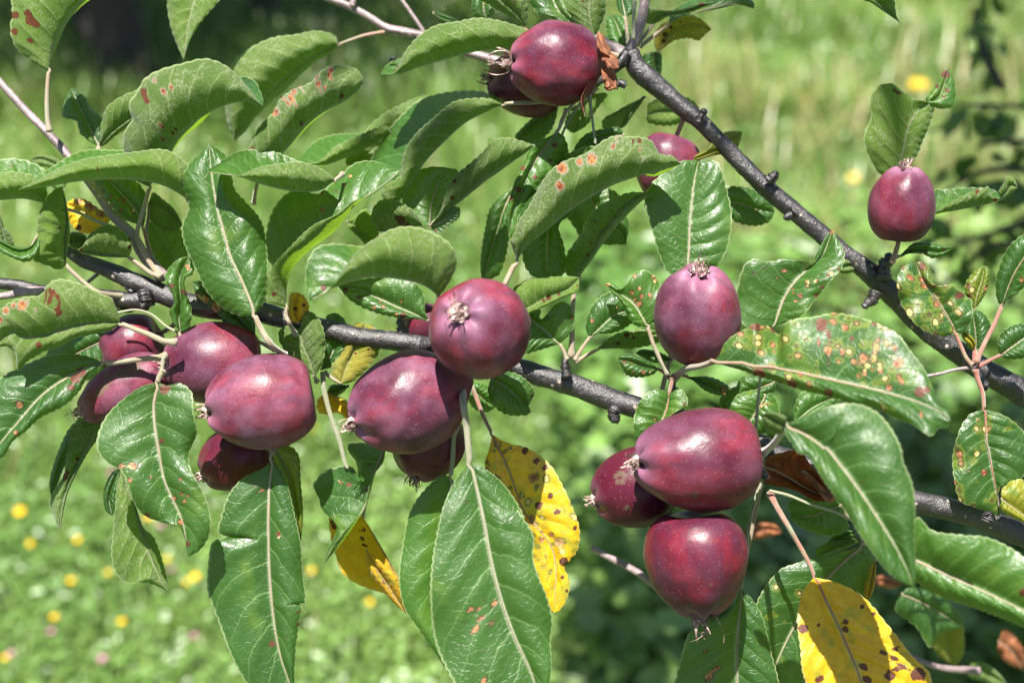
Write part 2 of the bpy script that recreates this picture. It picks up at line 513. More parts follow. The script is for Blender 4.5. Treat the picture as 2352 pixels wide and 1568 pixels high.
# ------------------------------------------------------------------ builders for the tree in front
def leaf(par, und, z, M, N, F, zn=0.0, zf=0.0, bn=0.3, bf=0.3, P=None, rust=0.25, yel=0.0, tone=None,
         o='', d='', lab=None, pr=0.105, wav=0.12, mat=None, teeth=1.0, red=0.3, ns=9):
    """One leaf lofted between its two margins (N the near half, F the other half) over its midrib M, base to tip."""
    M, N, F = pts(M), pts(N), pts(F)
    b, tp = M[0], M[-1]
    e = [b[0], b[1], 0.0], [tp[0], tp[1], 0.0]
    NU = 120
    u = np.linspace(0, 1, NU)
    Mc, Nc, Fc = spline(M, NU), spline([e[0]] + N + [e[1]], NU), spline([e[0]] + F + [e[1]], NU)
    zl = z[0] + (z[1] - z[0]) * u
    env = np.sin(np.pi * np.clip(u, 0, 1)) ** 0.7
    L = np.linalg.norm(np.diff(Mc[:, :2], axis=0), axis=1).sum() * CMU
    phs = rng.random(6) * 6.28
    nt = max(10, int(L / 0.30))
    tooth = np.abs(np.sin(np.pi * (nt * u + 0.25 * np.sin(7 * u + phs[0])))) ** 0.6 - 0.6
    tone = rng.random() ** 2 * 0.8 if tone is None else tone
    half = []
    for C, zz, bb, sg, p0 in ((Nc, zn, bn, -1, phs[1]), (Fc, zf, bf, 1, phs[2])):
        D = C[:, :2] - Mc[:, :2]
        W = np.linalg.norm(D, axis=1)
        un = D / (W[:, None] + 1e-6)
        amp = teeth * np.clip(W / 30, 0, 1) * 3.4
        C = C.copy()
        C[:, :2] += un * (amp * tooth)[:, None]
        Z = C[:, 2] + zl + zz * env
        lateral = np.cos(2 * np.pi * 8.5 * (u[:, None] - 0.2 * (np.arange(ns + 1)[None] / ns) ** 1.25))
        rows = []
        for k in range(ns + 1):
            s = k / ns
            p = Mc[:, :2] * (1 - s) + C[:, :2] * s
            q = (Mc[:, 2] + zl) * (1 - s) + Z * s - bb * 4 * s * (1 - s) * env
            q = q + wav * s * s * np.clip(W / 60, 0, 1) * (np.sin(13 * u + p0) + 0.6 * np.sin(23 * u + 2 * p0))
            q = q + 0.055 * np.clip(W / 130, 0.05, 1) * lateral[:, k] * 4 * s * (1 - s)
            rows.append((np.column_stack([p, q]), sg * s, np.column_stack([u * L, sg * s * W * CMU, np.full(NU, phs[3] * 9)])))
        half.append(rows)
    cols = half[0][::-1] + half[1][1:]
    nc = len(cols)
    G = np.stack([c[0] for c in cols], 1)                       # NU, nc, 3 photo coordinates
    V = unproj(G.reshape(-1, 3))
    Fq = grid_faces(NU, nc)
    g = V.reshape(NU, nc, 3)
    c0 = g[:, :ns + 1]
    nrm = np.cross(c0[1:, :-1] - c0[:-1, :-1], c0[:-1, 1:] - c0[:-1, :-1]).reshape(-1, 3)
    cen = c0[:-1, :-1].reshape(-1, 3) - CT
    toward = -(nrm * cen / np.linalg.norm(cen, axis=1)[:, None]).sum()
    # grid_faces winds the other way round to this cross product
    if (toward < 0) == bool(und):
        Fq = Fq[:, ::-1]
    org = V.reshape(NU, nc, 3)[0, ns]
    me = mesh_np('leaf', V - org, Fq)
    vv = np.stack([np.full(NU, c[1]) for c in cols], 1)
    uu = np.repeat(u[:, None], nc, 1)
    add_attr(me, 'leafuv', 'FLOAT_VECTOR', np.stack([uu, vv, uu * 0], -1))
    add_attr(me, 'leafcm', 'FLOAT_VECTOR', np.stack([c[2] for c in cols], 1))
    for nm, s in (('rustspot', o), ('darkspot', d)):
        val = np.zeros(NU * nc)
        xy = G.reshape(-1, 3)[:, :2]
        for x, y, r in pts(s):
            r = r / 2.875 * 0.82
            val = np.maximum(val, np.clip(1.25 - 0.75 * np.hypot(xy[:, 0] - x, xy[:, 1] - y) / r, 0, 1.2))
        add_attr(me, nm, 'FLOAT', val)
    ob = new_obj('leaf', me, par, mat or M_LEAF, Vector(org) - par.location)
    ob['yellowing'], ob['rust'], ob['tone'] = float(yel), float(rust), float(tone)
    if lab:
        ob['label'] = lab
    # petiole and midrib: one stalk that runs on under the blade
    stalk = [np.array([m[0], m[1], m[2]]) for m in np.column_stack([Mc[:, :2], Mc[:, 2] + zl])]
    head = np.array(stalk)[::3]
    up = np.zeros((len(head), 3))
    vn = nrm.reshape(NU - 1, ns, 3)[:, -1]
    vn = vn / (np.linalg.norm(vn, axis=1)[:, None] + 1e-12)
    sgn = 1.0 if (toward < 0) == bool(und) else -1.0
    Vm = unproj(head) + (vn[np.clip(np.arange(len(head)) * 3, 0, NU - 2)] * sgn) * (0.00008 + pr * 0.0045 * np.linspace(1, 0, len(head)))[:, None]
    rr = np.linspace(pr * 0.46, 0.012, len(head)) * 0.01
    if P:
        pp = pts(P)
        pp = [[q[0], q[1], q[2] + z[0]] for q in pp]
        pp = join_limb(pp, z[0])
        pp = spline([[b[0], b[1], z[0] + b[2]]] + pp, 24)[::-1]
        Vp = unproj(pp)[:-1]
        pr_ = np.linspace(pr * 1.02, pr * 0.72, len(Vp)) * 0.01
        pr_[:3] *= (1.35, 1.2, 1.08)
        Vm, rr = np.vstack([Vp, Vm]), np.r_[pr_, rr]
    po = new_obj('petiole', tube_mesh('petiole', Vm, rr, 7, 0.03, org), ob, M_PET)
    po['red'] = float(red)
    return ob

LIMBS = []
FRUIT = ((1275, 144, 95), (1532, 382, 70), (2071, 473, 75), (494, 834, 100), (605, 922, 110), (934, 926, 115), (1100, 754, 110), (1603, 727, 100), (1604, 1056, 120), (1600, 1288, 110))

def join_limb(pp, z0):
    """Carry a stalk whose end is out of sight behind a fruit on to the nearest branch."""
    x, y, z = pp[-1]
    if not any(math.hypot(x - a, y - b) < r for a, b, r in FRUIT) or not LIMBS:
        return pp
    A = np.vstack(LIMBS)
    d = np.hypot(A[:, 0] - x, A[:, 1] - y) * CMU
    dd = np.hypot(d, A[:, 2] - z)
    k = int(np.argmin(dd))
    if 0.35 < dd[k] < 7:
        e = A[k]
        pp = pp + [[x * .5 + e[0] * .5, y * .5 + e[1] * .5, z * .5 + e[2] * .5 + .2], list(e)]
    return pp

def limb(par, name, path, radii, mat, z=0.0, n=90, rough=0.035, seg=20):
    P = [[p[0], p[1], p[2] + z] for p in pts(path)]
    C = spline(P, n)
    if name in ('limb', 'twig'):
        LIMBS.append(C)
    rad = np.interp(np.linspace(0, 1, n), np.linspace(0, 1, len(radii)), radii) * CMU * 0.01 * (0.62 if name == 'leaf_stalk' else 1.0)
    V = unproj(C)
    o = new_obj(name, tube_mesh(name, V, rad, seg, rough, V[0]), par, mat)
    o.location = Vector(V[0]) - (par.location if par else Vector())
    return o

def knob(par, path, r0, z, mat=None, name='spur'):
    """A short knobbly spur with rings of old bud scars and a broken tip."""
    P = [[p[0], p[1], p[2] + z] for p in pts(path)]
    n = 26
    V = unproj(spline(P, n))
    t = np.linspace(0, 1, n)
    rad = (0.82 * r0 * (1.25 - 0.55 * t) * (1 + 0.10 * np.sin(t * 13 + r0) + 0.16 * rng.standard_normal(n) * (t > .15))) * CMU * 0.01
    rad[-1] *= 0.6
    o = new_obj(name, tube_mesh(name, V, rad, 14, 0.10, V[0]), par, mat or M_BARK)
    o.location = Vector(V[0]) - par.location
    return o

import mathutils.noise as mnoise

def sepal_mesh(ln, wd, curl, twist, rise=0.15):
    n = 9
    V, F = [], []
    for i in range(n):
        t = i / (n - 1)
        w = wd * (1 - t) ** 0.7 * (0.6 + 0.4 * math.cos(t * 5))
        a = rise + curl * t
        x = ln * t * math.cos(a)
        zz = ln * t * math.sin(a)
        for k in (-1, 0, 1):
            V.append((x + 0.0002 * math.sin(9 * t + k), k * w + math.sin(t * 4) * twist, zz + (0.35 * w if k else 0)))
    for i in range(n - 1):
        for k in range(2):
            F.append((i * 3 + k, i * 3 + k + 1, i * 3 + k + 4, i * 3 + k + 3))
    me = bpy.data.meshes.new('sepal')
    me.from_pydata(V, [], F)
    me.polygons.foreach_set('use_smooth', [True] * len(F))
    return me

def apple(x, y, z, W, L, ax, tilt, label, taper=0.10, ripe_shade=0.1, bloom=0.5, lump=0.02, stem=0.5, nub=0.0, spread=1.0, open_=0.9, seed=0, rise=0.15, marks=''):
    r_ = random.Random(seed + 31)
    k = K * (FOCUS + z * 0.01)
    W, L = W * k, L * k
    a2 = Vector((ax[0], -ax[1], 0)).normalized()
    d = a2 * math.cos(R(tilt)) + Vector((0, 0, 1)) * math.sin(R(tilt))
    dw = Vector(CR @ np.array(d))
    rot = dw.to_track_quat('Z', 'Y')
    nphi, nth = 72, 110
    phi = np.linspace(0.02, math.pi - 0.02, nphi)[:, None]
    th = np.arange(nth)[None] / nth * 2 * math.pi
    rr = (W / 2) * np.sin(phi) ** 0.86 * (1 + taper * np.cos(phi))
    rib = np.clip((phi - 1.7) / 1.2, 0, 1) ** 1.6
    rr = rr * (1 + 0.10 * rib * np.cos(5 * th + seed) + 0.012 * np.cos(3 * th + seed * 2) + 0.018 * np.cos(2 * th + seed))
    zz = -(L / 2) * np.cos(phi) + 0 * th
    zz = zz + (0 if nub else 0.12) * L * np.exp(-(phi / 0.32) ** 2) - 0.05 * L * np.exp(-((math.pi - phi) / 0.22) ** 2)
    zz = zz + 0.028 * L * rib ** 2 * np.cos(5 * th + seed)
    V = np.stack([rr * np.cos(th), rr * np.sin(th), zz], -1).reshape(-1, 3)
    so = Vector((seed * 3.7, seed * 1.3, 5.0))
    amp = np.array([mnoise.noise(Vector(v) * (2.6 / W) + so) + 0.45 * mnoise.noise(Vector(v) * (6.5 / W) + so) for v in V])
    V = V * (1 + lump * amp)[:, None]
    if nub:
        nd = np.array((0.12, 0.10, -0.99)) * L / 2
        dd = np.linalg.norm(V - nd, axis=1)
        V = V * (1 + nub * np.exp(-(dd / (0.13 * W)) ** 2))[:, None]
    me = mesh_np('apple', V, grid_faces(nphi, nth, True)[:, ::-1])
    add_attr(me, 'along', 'FLOAT', np.repeat(phi[:, 0] / math.pi, nth))
    org = at(x, y, z)
    Wd = V @ np.array(rot.to_matrix()).T + np.array(org)
    cc = (Wd - CT) @ CR
    mx, my = 1176 + cc[:, 0] / -cc[:, 2] / K, 784 - cc[:, 1] / -cc[:, 2] / K
    facing = (Wd - np.array(org)) @ (CT - np.array(org)) > 0
    mk = np.zeros(len(V))
    for a, b, c in pts(marks):
        mk = np.maximum(mk, facing * np.clip(1.3 - 0.8 * np.hypot(mx - a, my - b) / (c / 2.875), 0, 1.2))
    add_attr(me, 'scuff', 'FLOAT', mk)
    o = new_obj('apple', me, None, M_APPLE, org)
    o.rotation_mode = 'QUATERNION'
    o.rotation_quaternion = rot
    tag(o, label, 'apple', 'red apples hanging from the branches')
    o['ripeness_shade'], o['bloom'] = float(ripe_shade), float(bloom)
    # calyx: dried flower remains at the eye
    cz = L / 2 * 0.92
    cv, cf = [], []
    for q in range(16):
        a = r_.random() * 6.28
        e = Vector((math.cos(a), math.sin(a), 0)) * (0.0004 + r_.random() * 0.0012)
        tip = e * (1.5 + 1.5 * r_.random()) + Vector((0, 0, 0.003 + r_.random() * 0.003))
        sv, sf, st = tube_data([e, (e + tip) / 2 + Vector((r_.uniform(-.0006, .0006), r_.uniform(-.0006, .0006), 0)), tip], [0.00022, 0.00018, 0.00030], 5)
        b0 = len(cv)
        cv += sv.tolist()
        cf += [[i + b0 for i in f] for f in sf.tolist()] + [[i + b0 for i in f] for f in st]
    cme = bpy.data.meshes.new('calyx')
    cme.from_pydata(cv, [], cf)
    cal = new_obj('calyx', cme, o, M_SEPAL, (0, 0, cz))
    for q in range(9):
        a = q / 9 * 6.28 + r_.uniform(-.25, .25)
        sm = sepal_mesh(r_.uniform(0.0060, 0.0095) * spread * 0.9, 0.0030, open_ * r_.uniform(0.5, 1.7), r_.uniform(-.0009, .0009), rise * r_.uniform(.6, 1.3))
        s = new_obj('sepal', sm, cal, M_SEPAL, (math.cos(a) * 0.0014, math.sin(a) * 0.0014, 0.0))
        s.rotation_euler = (r_.uniform(-.3, .3), r_.uniform(-.3, .3), a)
    if stem:
        C = [Vector((0, 0, -L / 2 * 0.80)), Vector((0.0004, 0, -L / 2 * 1.02)), Vector((0.0015, 0.001, -L / 2 * 1.05 - 0.012 * stem)), Vector((0.003, 0.003, -L / 2 * 1.05 - 0.024 * stem))]
        so_ = new_obj('stem', tube_mesh('stem', C, [0.0011, 0.0011, 0.0012, 0.0016], 9, 0.03), o, M_PET)
        so_['red'] = 0.6
    return o

# ------------------------------------------------------------------ branches of the apple tree
BM = empty('apple_branch', at(960, 790, 2), 'long dark apple branch running across the middle behind most of the red apples', 'branch', 'apple branches with leaves')
BD = empty('apple_branch', at(1850, 480, 3), 'thick dark apple branch slanting down from the topmost apple to the right edge', 'branch', 'apple branches with leaves')
BT = empty('apple_branch', at(860, 50, 12), 'thin purplish twig behind the topmost apples, running off the top edge', 'branch', 'apple branches with leaves')

limb(BM, 'limb', 'B0 440,165 560,240 700,290 880,370 1060,450 1250,520 1500,560 1700,570 B1 200,615 430,665 700,735 950,765 1150,800 1420,860 B2 60,930 300,1005 500,1060 700,1140 900,1205 1200,1290 1500,1390 1750,1460 C3 100,30 500,170 900,300 1080,365 1300,420 1500,475 1700,550 1900,640',
     [13, 20, 24, 26, 25, 23, 22, 23, 23, 24, 25, 26, 26, 26, 24, 24, 24, 24, 25, 26, 28, 29], M_BARK, 1.5, 220)
limb(BM, 'twig', 'B0 -40,385 120,400 260,435 500,465 720,480 900,500 1000,470', [14, 14, 15, 17, 21, 24], M_BARK, 1.6, 70)
limb(BM, 'twig', 'B0 -40,475 60,462 160,440 290,435', [8, 9, 11, 9], M_TWIG, 1.0, 40)
limb(BM, 'twig', 'A0 -60,460 0,540 150,710 300,862 460,1040 610,1230 750,1430 B0 870,60 930,170 1010,270 1080,350', [8, 9, 9, 10, 10, 9, 10, 10, 12, 14, 17], M_TWIG, 1.5, 90)
limb(BM, 'twig', 'B0 570,385 660,310', [4, 5], M_TWIG, 4.0, 14)
limb(BD, 'limb', 'A2 860,345 900,440 1010,545 1190,700 1330,810 1450,930 1590,1080 1816,1290 A3 300,1400 450,1530 B3 600,170 760,290 900,420 1030,540 1200,710 1400,860 1600,990 1809,1110 1950,1200',
     [23, 26, 22, 20, 20, 21, 21, 21, 22, 23, 24, 27, 29, 27, 28, 29, 30, 30], M_BARK, 3.0, 200)
limb(BD, 'twig', 'A2 830,350 790,400 700,480 600,560 520,590', [19, 19, 17, 13, 8], M_BARK, 2.6, 50)
limb(BD, 'twig', 'A2 850,345 890,270 930,150 960,0 975,-80', [14, 12, 12, 12, 12], M_TWIG, 3.4, 40)
limb(BD, 'twig', 'A2 800,350 760,320 700,290 640,230', [16, 14, 12, 9], M_TWIG, 2.4, 30)
limb(BT, 'twig', 'A1 430,-40 560,5 660,45 780,110 900,185 1000,210 1150,240 1400,335 1550,380 1700,420 1900,470', [9, 10, 10, 11, 12, 10, 11, 12, 12, 11], M_TWIG, 9.0, 90)
limb(BT, 'twig', 'A1 980,-30 1080,110 1150,215', [5, 5, 6], M_TWIG, 9.5, 20)
limb(BT, 'twig', 'A1 685,-20 675,40', [9, 8], M_TWIG, 8.6, 12)

knob(BD, 'A2 1310,810 1325,770 1345,745 1335,720', 10, 2.2)
knob(BD, 'A3 120,1195 160,1160 175,1130', 12, 2.2)
knob(BD, 'A3 300,1400 260,1425 222,1440', 12, 2.0)
knob(BD, 'B3 830,440 810,490 770,520 750,545', 14, 2.2)
knob(BD, 'B3 890,360 890,290 910,230 925,190', 19, 2.4)
knob(BD, 'A2 830,560 780,545 760,590', 10, 2.4)
knob(BD, 'B3 1540,1060 1560,1090', 9, 2.2)
knob(BM, 'B2 760,1200 745,1240 750,1280 742,1300', 17, 0.8)
knob(BM, 'B2 440,1000 435,950 432,905 445,893', 13, 0.6)
knob(BM, 'B1 1020,760 1010,700 1000,650 985,615', 15, 1.8)
knob(BM, 'B1 1130,800 1180,790 1230,800', 17, 1.0)
knob(BM, 'C3 1560,500 1570,470 1560,440', 16, -0.6)
knob(BM, 'B2 1165,1220 1150,1120 1140,1060 1130,1000', 13, 0.4)
knob(BM, 'B0 880,440 850,420 825,375 800,400', 8, 1.4)
knob(BM, 'B0 950,430 960,520 930,545', 16, 0.9)
knob(BD, 'B3 1480,950 1478,925', 13, 0.8, M_TWIG)
limb(BD, 'twig', 'B3 1560,1060 1510,990 1480,930', [10, 9, 9], M_BARK, 2.0, 16)
knob(BM, 'C3 110,220 60,130 90,60', 10, -2.0)

# ------------------------------------------------------------------ leaves, read off left to right; each is a part of its branch
# top left
leaf(BM, 1, (0, 1), 'A0 322,465 350,300 410,170 500,50 610,-50 760,-170', 'A0 290,450 200,400 110,320 75,240 68,170 80,100 75,0 100,-120 300,-260 550,-260', 'A0 395,260 445,150 530,50 620,-20 700,-90', zn=-0.6, zf=1.6, bn=0.5, bf=0,
     P='A0 312,600 312,760 325,870', d='A0 95,100,34 185,90,34 200,140,38 240,165,28 95,210,30 198,268,24', red=.35, pr=.125, rust=0, tone=.5)
leaf(BT, 1, (8, 7), 'A0 1420,-260 1320,-100 1260,100 1225,290 1212,395', 'A0 1150,-200 1105,0 1130,180 1175,310', 'A0 1560,-150 1450,0 1340,130 1255,270', zn=.5, zf=-.5, rust=0)
leaf(BT, 1, (9, 10), 'A1 585,295 430,370 250,500 100,640 -30,780 -100,930', 'A1 560,240 450,205 300,230 150,250 0,320 -100,400 -160,560 -150,800', 'A1 560,330 420,420 250,580 120,690 20,800 -40,880', zn=.3, zf=1.5, bn=1.2, P='A1 640,275 760,235 890,212', rust=0, tone=.3, red=.5)
leaf(BM, 1, (1, -0.5), 'A0 985,1235 1040,1100 1110,995 1200,880 1350,765 1500,692 1620,672 1738,702', 'A0 900,1190 830,1050 812,940 825,860 870,795 850,690 900,610 960,515 1060,460 1200,420 1360,388 1480,428 1560,490 1640,580 1690,650',
     'A0 1010,1200 1200,920,2 1340,800,2.5 1470,640,3 1600,505,3 1690,545,2 1715,600,1.5 1735,650,.5', zn=-.3, zf=1.2, bn=1.3, bf=-.3, P='A0 965,1320 930,1440 905,1560 B0 990,250 1060,340', rust=.05, tone=.0,
     o='A0 1010,520,22 970,520,16 1075,600,22 1040,815,14 1065,830,14 1040,858,16 1095,845,12 1075,920,12 1130,575,14', d='A0 945,610,30 960,660,26 1155,850,16 1135,875,14', pr=.13, lab='large curled fuzzy underside with brown spots')
leaf(BM, 0, (4, 5), 'A0 648,965 600,860 530,710 465,580', 'A0 600,940 530,880 505,800 420,775 415,710 440,640', 'A0 668,910 690,800 610,720 550,625 490,585', zn=-.5, zf=.3, P='A0 640,1010 600,1100', rust=.3, tone=0)
leaf(BM, 1, (3, 3), 'A0 655,970 720,890 830,800 930,730 1050,680', 'A0 660,880 700,720 800,640 900,600 1000,590', 'A0 690,960 760,900 900,800 1000,720', zn=-.3, zf=.5, P='A0 650,1010 640,1080', rust=0)
leaf(BM, 1, (-0.5, -1.5), 'A0 1245,1320 1110,1240 960,1197 800,1187 620,1190 470,1205 320,1232 118,1255', 'A0 1270,1200 1235,1090 1150,1012 1060,985 900,1002 740,1022 560,1050 400,1105 260,1180',
     'A0 1180,1210 1000,1060,2 860,1000,2 700,990,2 600,988,2 500,1010,1.5 400,1065,1 250,1165,.5', zn=-.2, zf=1.2, bn=1.4, bf=-.4, rust=.04, tone=.75, d='A0 640,1105,9 645,1120,8', P='A0 1300,1380 1380,1480', red=.6, pr=.12)
leaf(BM, 0, (-2.2, -1.2), 'B0 1680,592 1640,480 1590,360 1520,210 1470,20 A0 1440,1400 1410,1230 1390,1080 1380,948', 'B0 1600,600 1480,555 1360,430 1290,280 1210,100 A0 1205,1480 1248,1370 1205,1200 1250,1080 1320,1015', 'B0 1730,530 1765,320 1755,100 A0 1720,1450 1620,1330 1550,1250 1530,1150 1522,1060 1460,1000',
     zn=.5, zf=.6, bn=.5, bf=.5, P='B0 1720,680 1790,790 1880,860,1.5', pr=.15, rust=.02, tone=.35, wav=.2, lab='glossy green leaf hanging point up with a sharp shadow across it')
leaf(BM, 1, (-1.6, -2.8), 'A1 560,1190 470,1255 330,1268 200,1250 50,1210 -80,1168 -290,1135', 'A1 540,1160 420,1092 310,1068 190,1082 80,1100 0,1128 -85,1160', 'A1 500,1130 400,1090,1 310,1060,1.5 180,1008,1.5 50,988,1.5 -80,1000,1 -190,1070,.5', zn=-.4, zf=1.0, bn=1.0, bf=-.5, rust=.03, tone=.5, P='A1 610,1150,1')
leaf(BM, 1, (-1.0, -1.0), 'B1 238,540 245,400 285,280 400,160 560,40 A1 700,1350 850,1245 1023,1107', 'B1 170,530 95,500 78,440 100,350 150,270 260,150 420,0 A1 560,1420 680,1330 800,1290 930,1195',
     'B1 160,300,1.5 100,180,1.5 108,60,1.5 A1 130,1440,1.5 180,1340,1.5 260,1268,1.4 350,1255,1.2 440,1282,.8 560,1195,1.2 690,1080,1.3 790,1062,1 880,1080,.6 960,1112,.3', zn=-1.4, zf=.2, bn=.5, bf=.35, P='B1 240,600 262,650 300,720,1.5', rust=.06, tone=.5,
     d='A1 690,1375,26 B1 155,455,20 110,380,14 A1 470,1270,20', o='A1 530,1300,14 570,1260,14 620,1220,14 660,1160,14 480,1385,16 310,1443,9', wav=.18, lab='broad leaf folded along its midrib, brown crease in its upper face')
leaf(BM, 1, (1.2, 0.5), 'A1 60,1180 150,1060 240,970 340,850 470,745 600,672 700,610 748,545', 'A1 0,1080 -10,1010 60,840 150,745 200,655 270,600 400,545 490,455 560,433 690,450 740,500', 'A1 150,1080 280,950 400,820 500,740 640,660 720,590', zn=-.4, zf=1.5, bn=1.2, bf=0, rust=.03, tone=.1, P='A1 40,1240 25,1340,.8',
     o='A1 535,462,24 520,495,20 543,528,16 442,500,22 450,555,26 495,582,18 458,600,14 530,575,12 350,605,14 290,605,24 268,645,26 220,650,18 257,688,20 302,690,18 165,740,32 250,790,10 335,580,14', d='A1 605,632,22 575,640,14 340,815,18 102,942,9 20,985,20', lab='underside of a leaf dotted with orange rust galls along its edge')
leaf(BM, 1, (5, 5), 'A1 930,870 800,965 640,1040 470,1095 310,1070', 'A1 900,835 700,902 560,972 440,1070', 'A1 830,870,1 730,882,1.5 560,888,1.5 440,930,1.5 370,990,1', zn=-.4, zf=.8, bn=.6, rust=.1, tone=.6)
leaf(BD, 1, (2.2, 1.5), 'A1 1665,690 1560,740 1420,815 1270,950 1150,1080 1070,1210 980,1330 890,1345', 'A1 1600,655 1480,650 1350,672 1210,780 1090,890 1020,1000 1000,1090 990,1160 870,1250', 'A1 1640,645,1.5 1530,605,2.5 1400,600,3 1250,620,3 1100,670,3 1000,760,3 910,860,3 850,960,3 800,1060,2.5 870,1120,2 920,1200,1',
     zn=-.5, zf=.5, bn=.8, bf=.6, P='A1 1720,682 1816,680 A2 300,670,1 480,640,2', rust=.03, tone=.25, d='A1 1180,820,8', pr=.12, lab='long arched leaf, its shaded upper half dark behind its pale underside')
leaf(BT, 1, (8, 8), 'A1 1250,640 1100,730 960,850 800,1000 640,1095', 'A1 1150,632 1000,690 880,755 790,835 690,960 630,1060', 'A1 1150,760 960,930 800,1060', rust=0, tone=.2)
leaf(BM, 0, (1.8, 2.6), 'A1 1190,1492 1200,1350 1240,1220 1290,1105', 'A1 1080,1470 1010,1380 1040,1210 1110,1130 1200,1102', 'A1 1290,1400 1360,1290 1400,1190 1370,1125', zn=-.3, zf=.3, bn=-.3, bf=.3, rust=.02, tone=.9)
leaf(BM, 1, (.6, .2), 'A1 1140,1492 1050,1490 950,1500 860,1530 800,1450', 'A1 1120,1440 1050,1370 960,1325 870,1318 810,1380', 'A1 1080,1500 980,1510 900,1535', zn=-.6, zf=.8, bn=.6, rust=.0, d='A1 1000,1455,36 970,1440,20 1040,1480,20')
leaf(BM, 1, (.8, 0), 'A1 1190,1492 1330,1365 1470,1255 1570,1162 1700,1085 1800,1025 1880,960', 'A1 1255,1395 1300,1255 1350,1165 1440,1090 1540,1000 1600,930 1690,910 1790,930', 'A1 1300,1400 1430,1300 1540,1210 1680,1110', zn=-.2, zf=1, bn=.7, bf=0, rust=.0, tone=.1, d='A1 1350,1195,18 1330,1305,18 1435,1095,14 1290,1340,10')
leaf(BM, 0, (.9, .6), 'A1 1190,1492 1260,1470 1330,1430 1390,1400', 'A1 1230,1440 1290,1385 1345,1362 1385,1375', 'A1 1215,1530 1260,1535 1310,1490 1380,1440', bn=0, bf=0, rust=.0, d='A1 1230,1520,12 1300,1490,8', tone=.2)
leaf(BM, 1, (2.5, 2), 'A1 640,1460 700,1500 760,1555 830,1640', 'A1 700,1420 760,1380 830,1450 850,1560', 'A1 650,1500 720,1570 790,1640', rust=.1, tone=.9)
leaf(BD, 1, (1.8, 1.0), 'A1 1900,300 1800,305 1700,318 1560,332 1400,362 1250,405 1120,442 980,492 862,492', 'A1 1870,220 1740,165 1620,132 1500,120 1360,145 1230,168 1150,212 1090,262 1030,335 1000,385 975,440 955,480', 'A1 1800,260,1.5 1600,250,2 1400,250,2 1200,300,2 1060,340,1.5 990,388,.8 910,425,.5 870,470', zn=-.3, zf=.7, bn=1.3, bf=-.2, rust=.02, tone=.4, P='A2 330,290,1 500,320,2', d='A1 975,440,10 955,465,9', red=.6)
leaf(BD, 1, (3.5, 2), 'A2 170,185 110,95 30,20 -80,-80 -250,-200', 'A2 185,90 170,0 60,-120', 'A2 60,110 -30,60 -140,0 -250,-80', zn=0, zf=.6, P='A2 230,260 400,330', rust=.25, red=1, d='A2 95,15,10')
leaf(BT, 0, (9, 9), 'A1 1560,130 1540,40 1550,-100', 'A1 1480,100 1470,0 1500,-80', 'A1 1610,60 1640,-60', rust=0)
leaf(BT, 0, (10, 10), 'A1 1210,85 1290,120 1400,150', 'A1 1260,90 1340,120', 'A1 1240,125 1330,160', rust=0)
leaf(BD, 0, (3, 4), 'A2 540,220 450,130 380,60 330,-60', 'A2 450,200,0 320,110 240,80 195,0 220,-80', 'A2 530,150 450,50 420,-60', zn=0, zf=0, P='A2 620,280', rust=.15, tone=0)
leaf(BD, 1, (2.2, 2), 'A2 622,245 605,170 590,60 605,-90 640,-220', 'A2 565,205 490,135 430,45 405,-60 460,-180', 'A2 650,195 690,95 700,0 690,-120', zn=-.4, zf=.3, P='A2 628,330 690,345 780,370', rust=.35, pr=.14, d='A2 465,110,10 545,40,10 550,12,9 655,35,10')
leaf(BD, 0, (4, 5), 'A2 825,112 815,60 800,-30', 'A2 785,70 770,0', 'A2 890,80 900,0', P='A2 835,180 850,290', rust=.1, tone=0)
leaf(BD, 0, (6, 7), 'A2 855,330 800,240 770,160 740,100', 'A2 800,320 720,260 700,170 705,115', 'A2 870,250 850,160 800,105', rust=.1, tone=.4)
leaf(BD, 1, (4, 3), 'A2 1010,160 1040,110 1120,95 1220,75 1330,40 1430,20', 'A2 960,150 942,100 985,62 1100,72 1220,60 1300,25', 'A2 1040,150 1120,110 1250,90', zn=0, zf=.5, P='A2 960,230 905,300', rust=.1, tone=.0, d='A2 1250,30,20 1330,20,22')
leaf(BD, 1, (5, 4), 'A2 1110,165 1220,110 1320,80 1450,45 1560,30 1680,60', 'A2 1180,110 1290,85 1400,70 1520,40 1620,8', 'A2 1130,90 1230,10 1400,-40 1560,-40 1670,10', zn=-.4, zf=1, P='A2 1040,220 925,310', rust=.1, tone=.2)
leaf(BD, 1, (6, 6), 'A2 1050,350 1080,280 1150,200 1260,170 1400,195', 'A2 1020,300 1050,180 1140,120 1250,100 1330,130', 'A2 1080,320 1150,270 1250,252 1310,268 1360,225', zn=0, zf=0, yel=.28, d='A2 1090,230,22 1130,180,16 1080,270,16 1190,145,10', rust=.2)
leaf(BD, 0, (6.5, 7), 'A2 1000,340 1020,400 1035,470 1040,545', 'A2 940,370 950,460 1000,520', 'A2 1060,350 1070,430 1060,500', rust=.1, tone=.1)
leaf(BD, 0, (4.5, 6), 'A2 385,700 300,770 200,850 105,950', 'A2 350,690 250,750 150,840 100,900', 'A2 370,780 330,870 220,950 140,960', rust=.05, tone=.0, P='A2 440,640 540,590')
leaf(BD, 1, (4.5, 5), 'A2 610,620 560,700 520,780 490,880', 'A2 540,640 460,730 430,830 460,870', 'A2 710,620 640,720 570,830', rust=.1, tone=.4, P='A2 640,580')
leaf(BD, 1, (4, 5), 'A2 960,640 890,700 830,780 800,850', 'A2 870,680 760,740 680,790 680,845', 'A2 930,690 870,770 830,830', rust=.05, tone=.3)
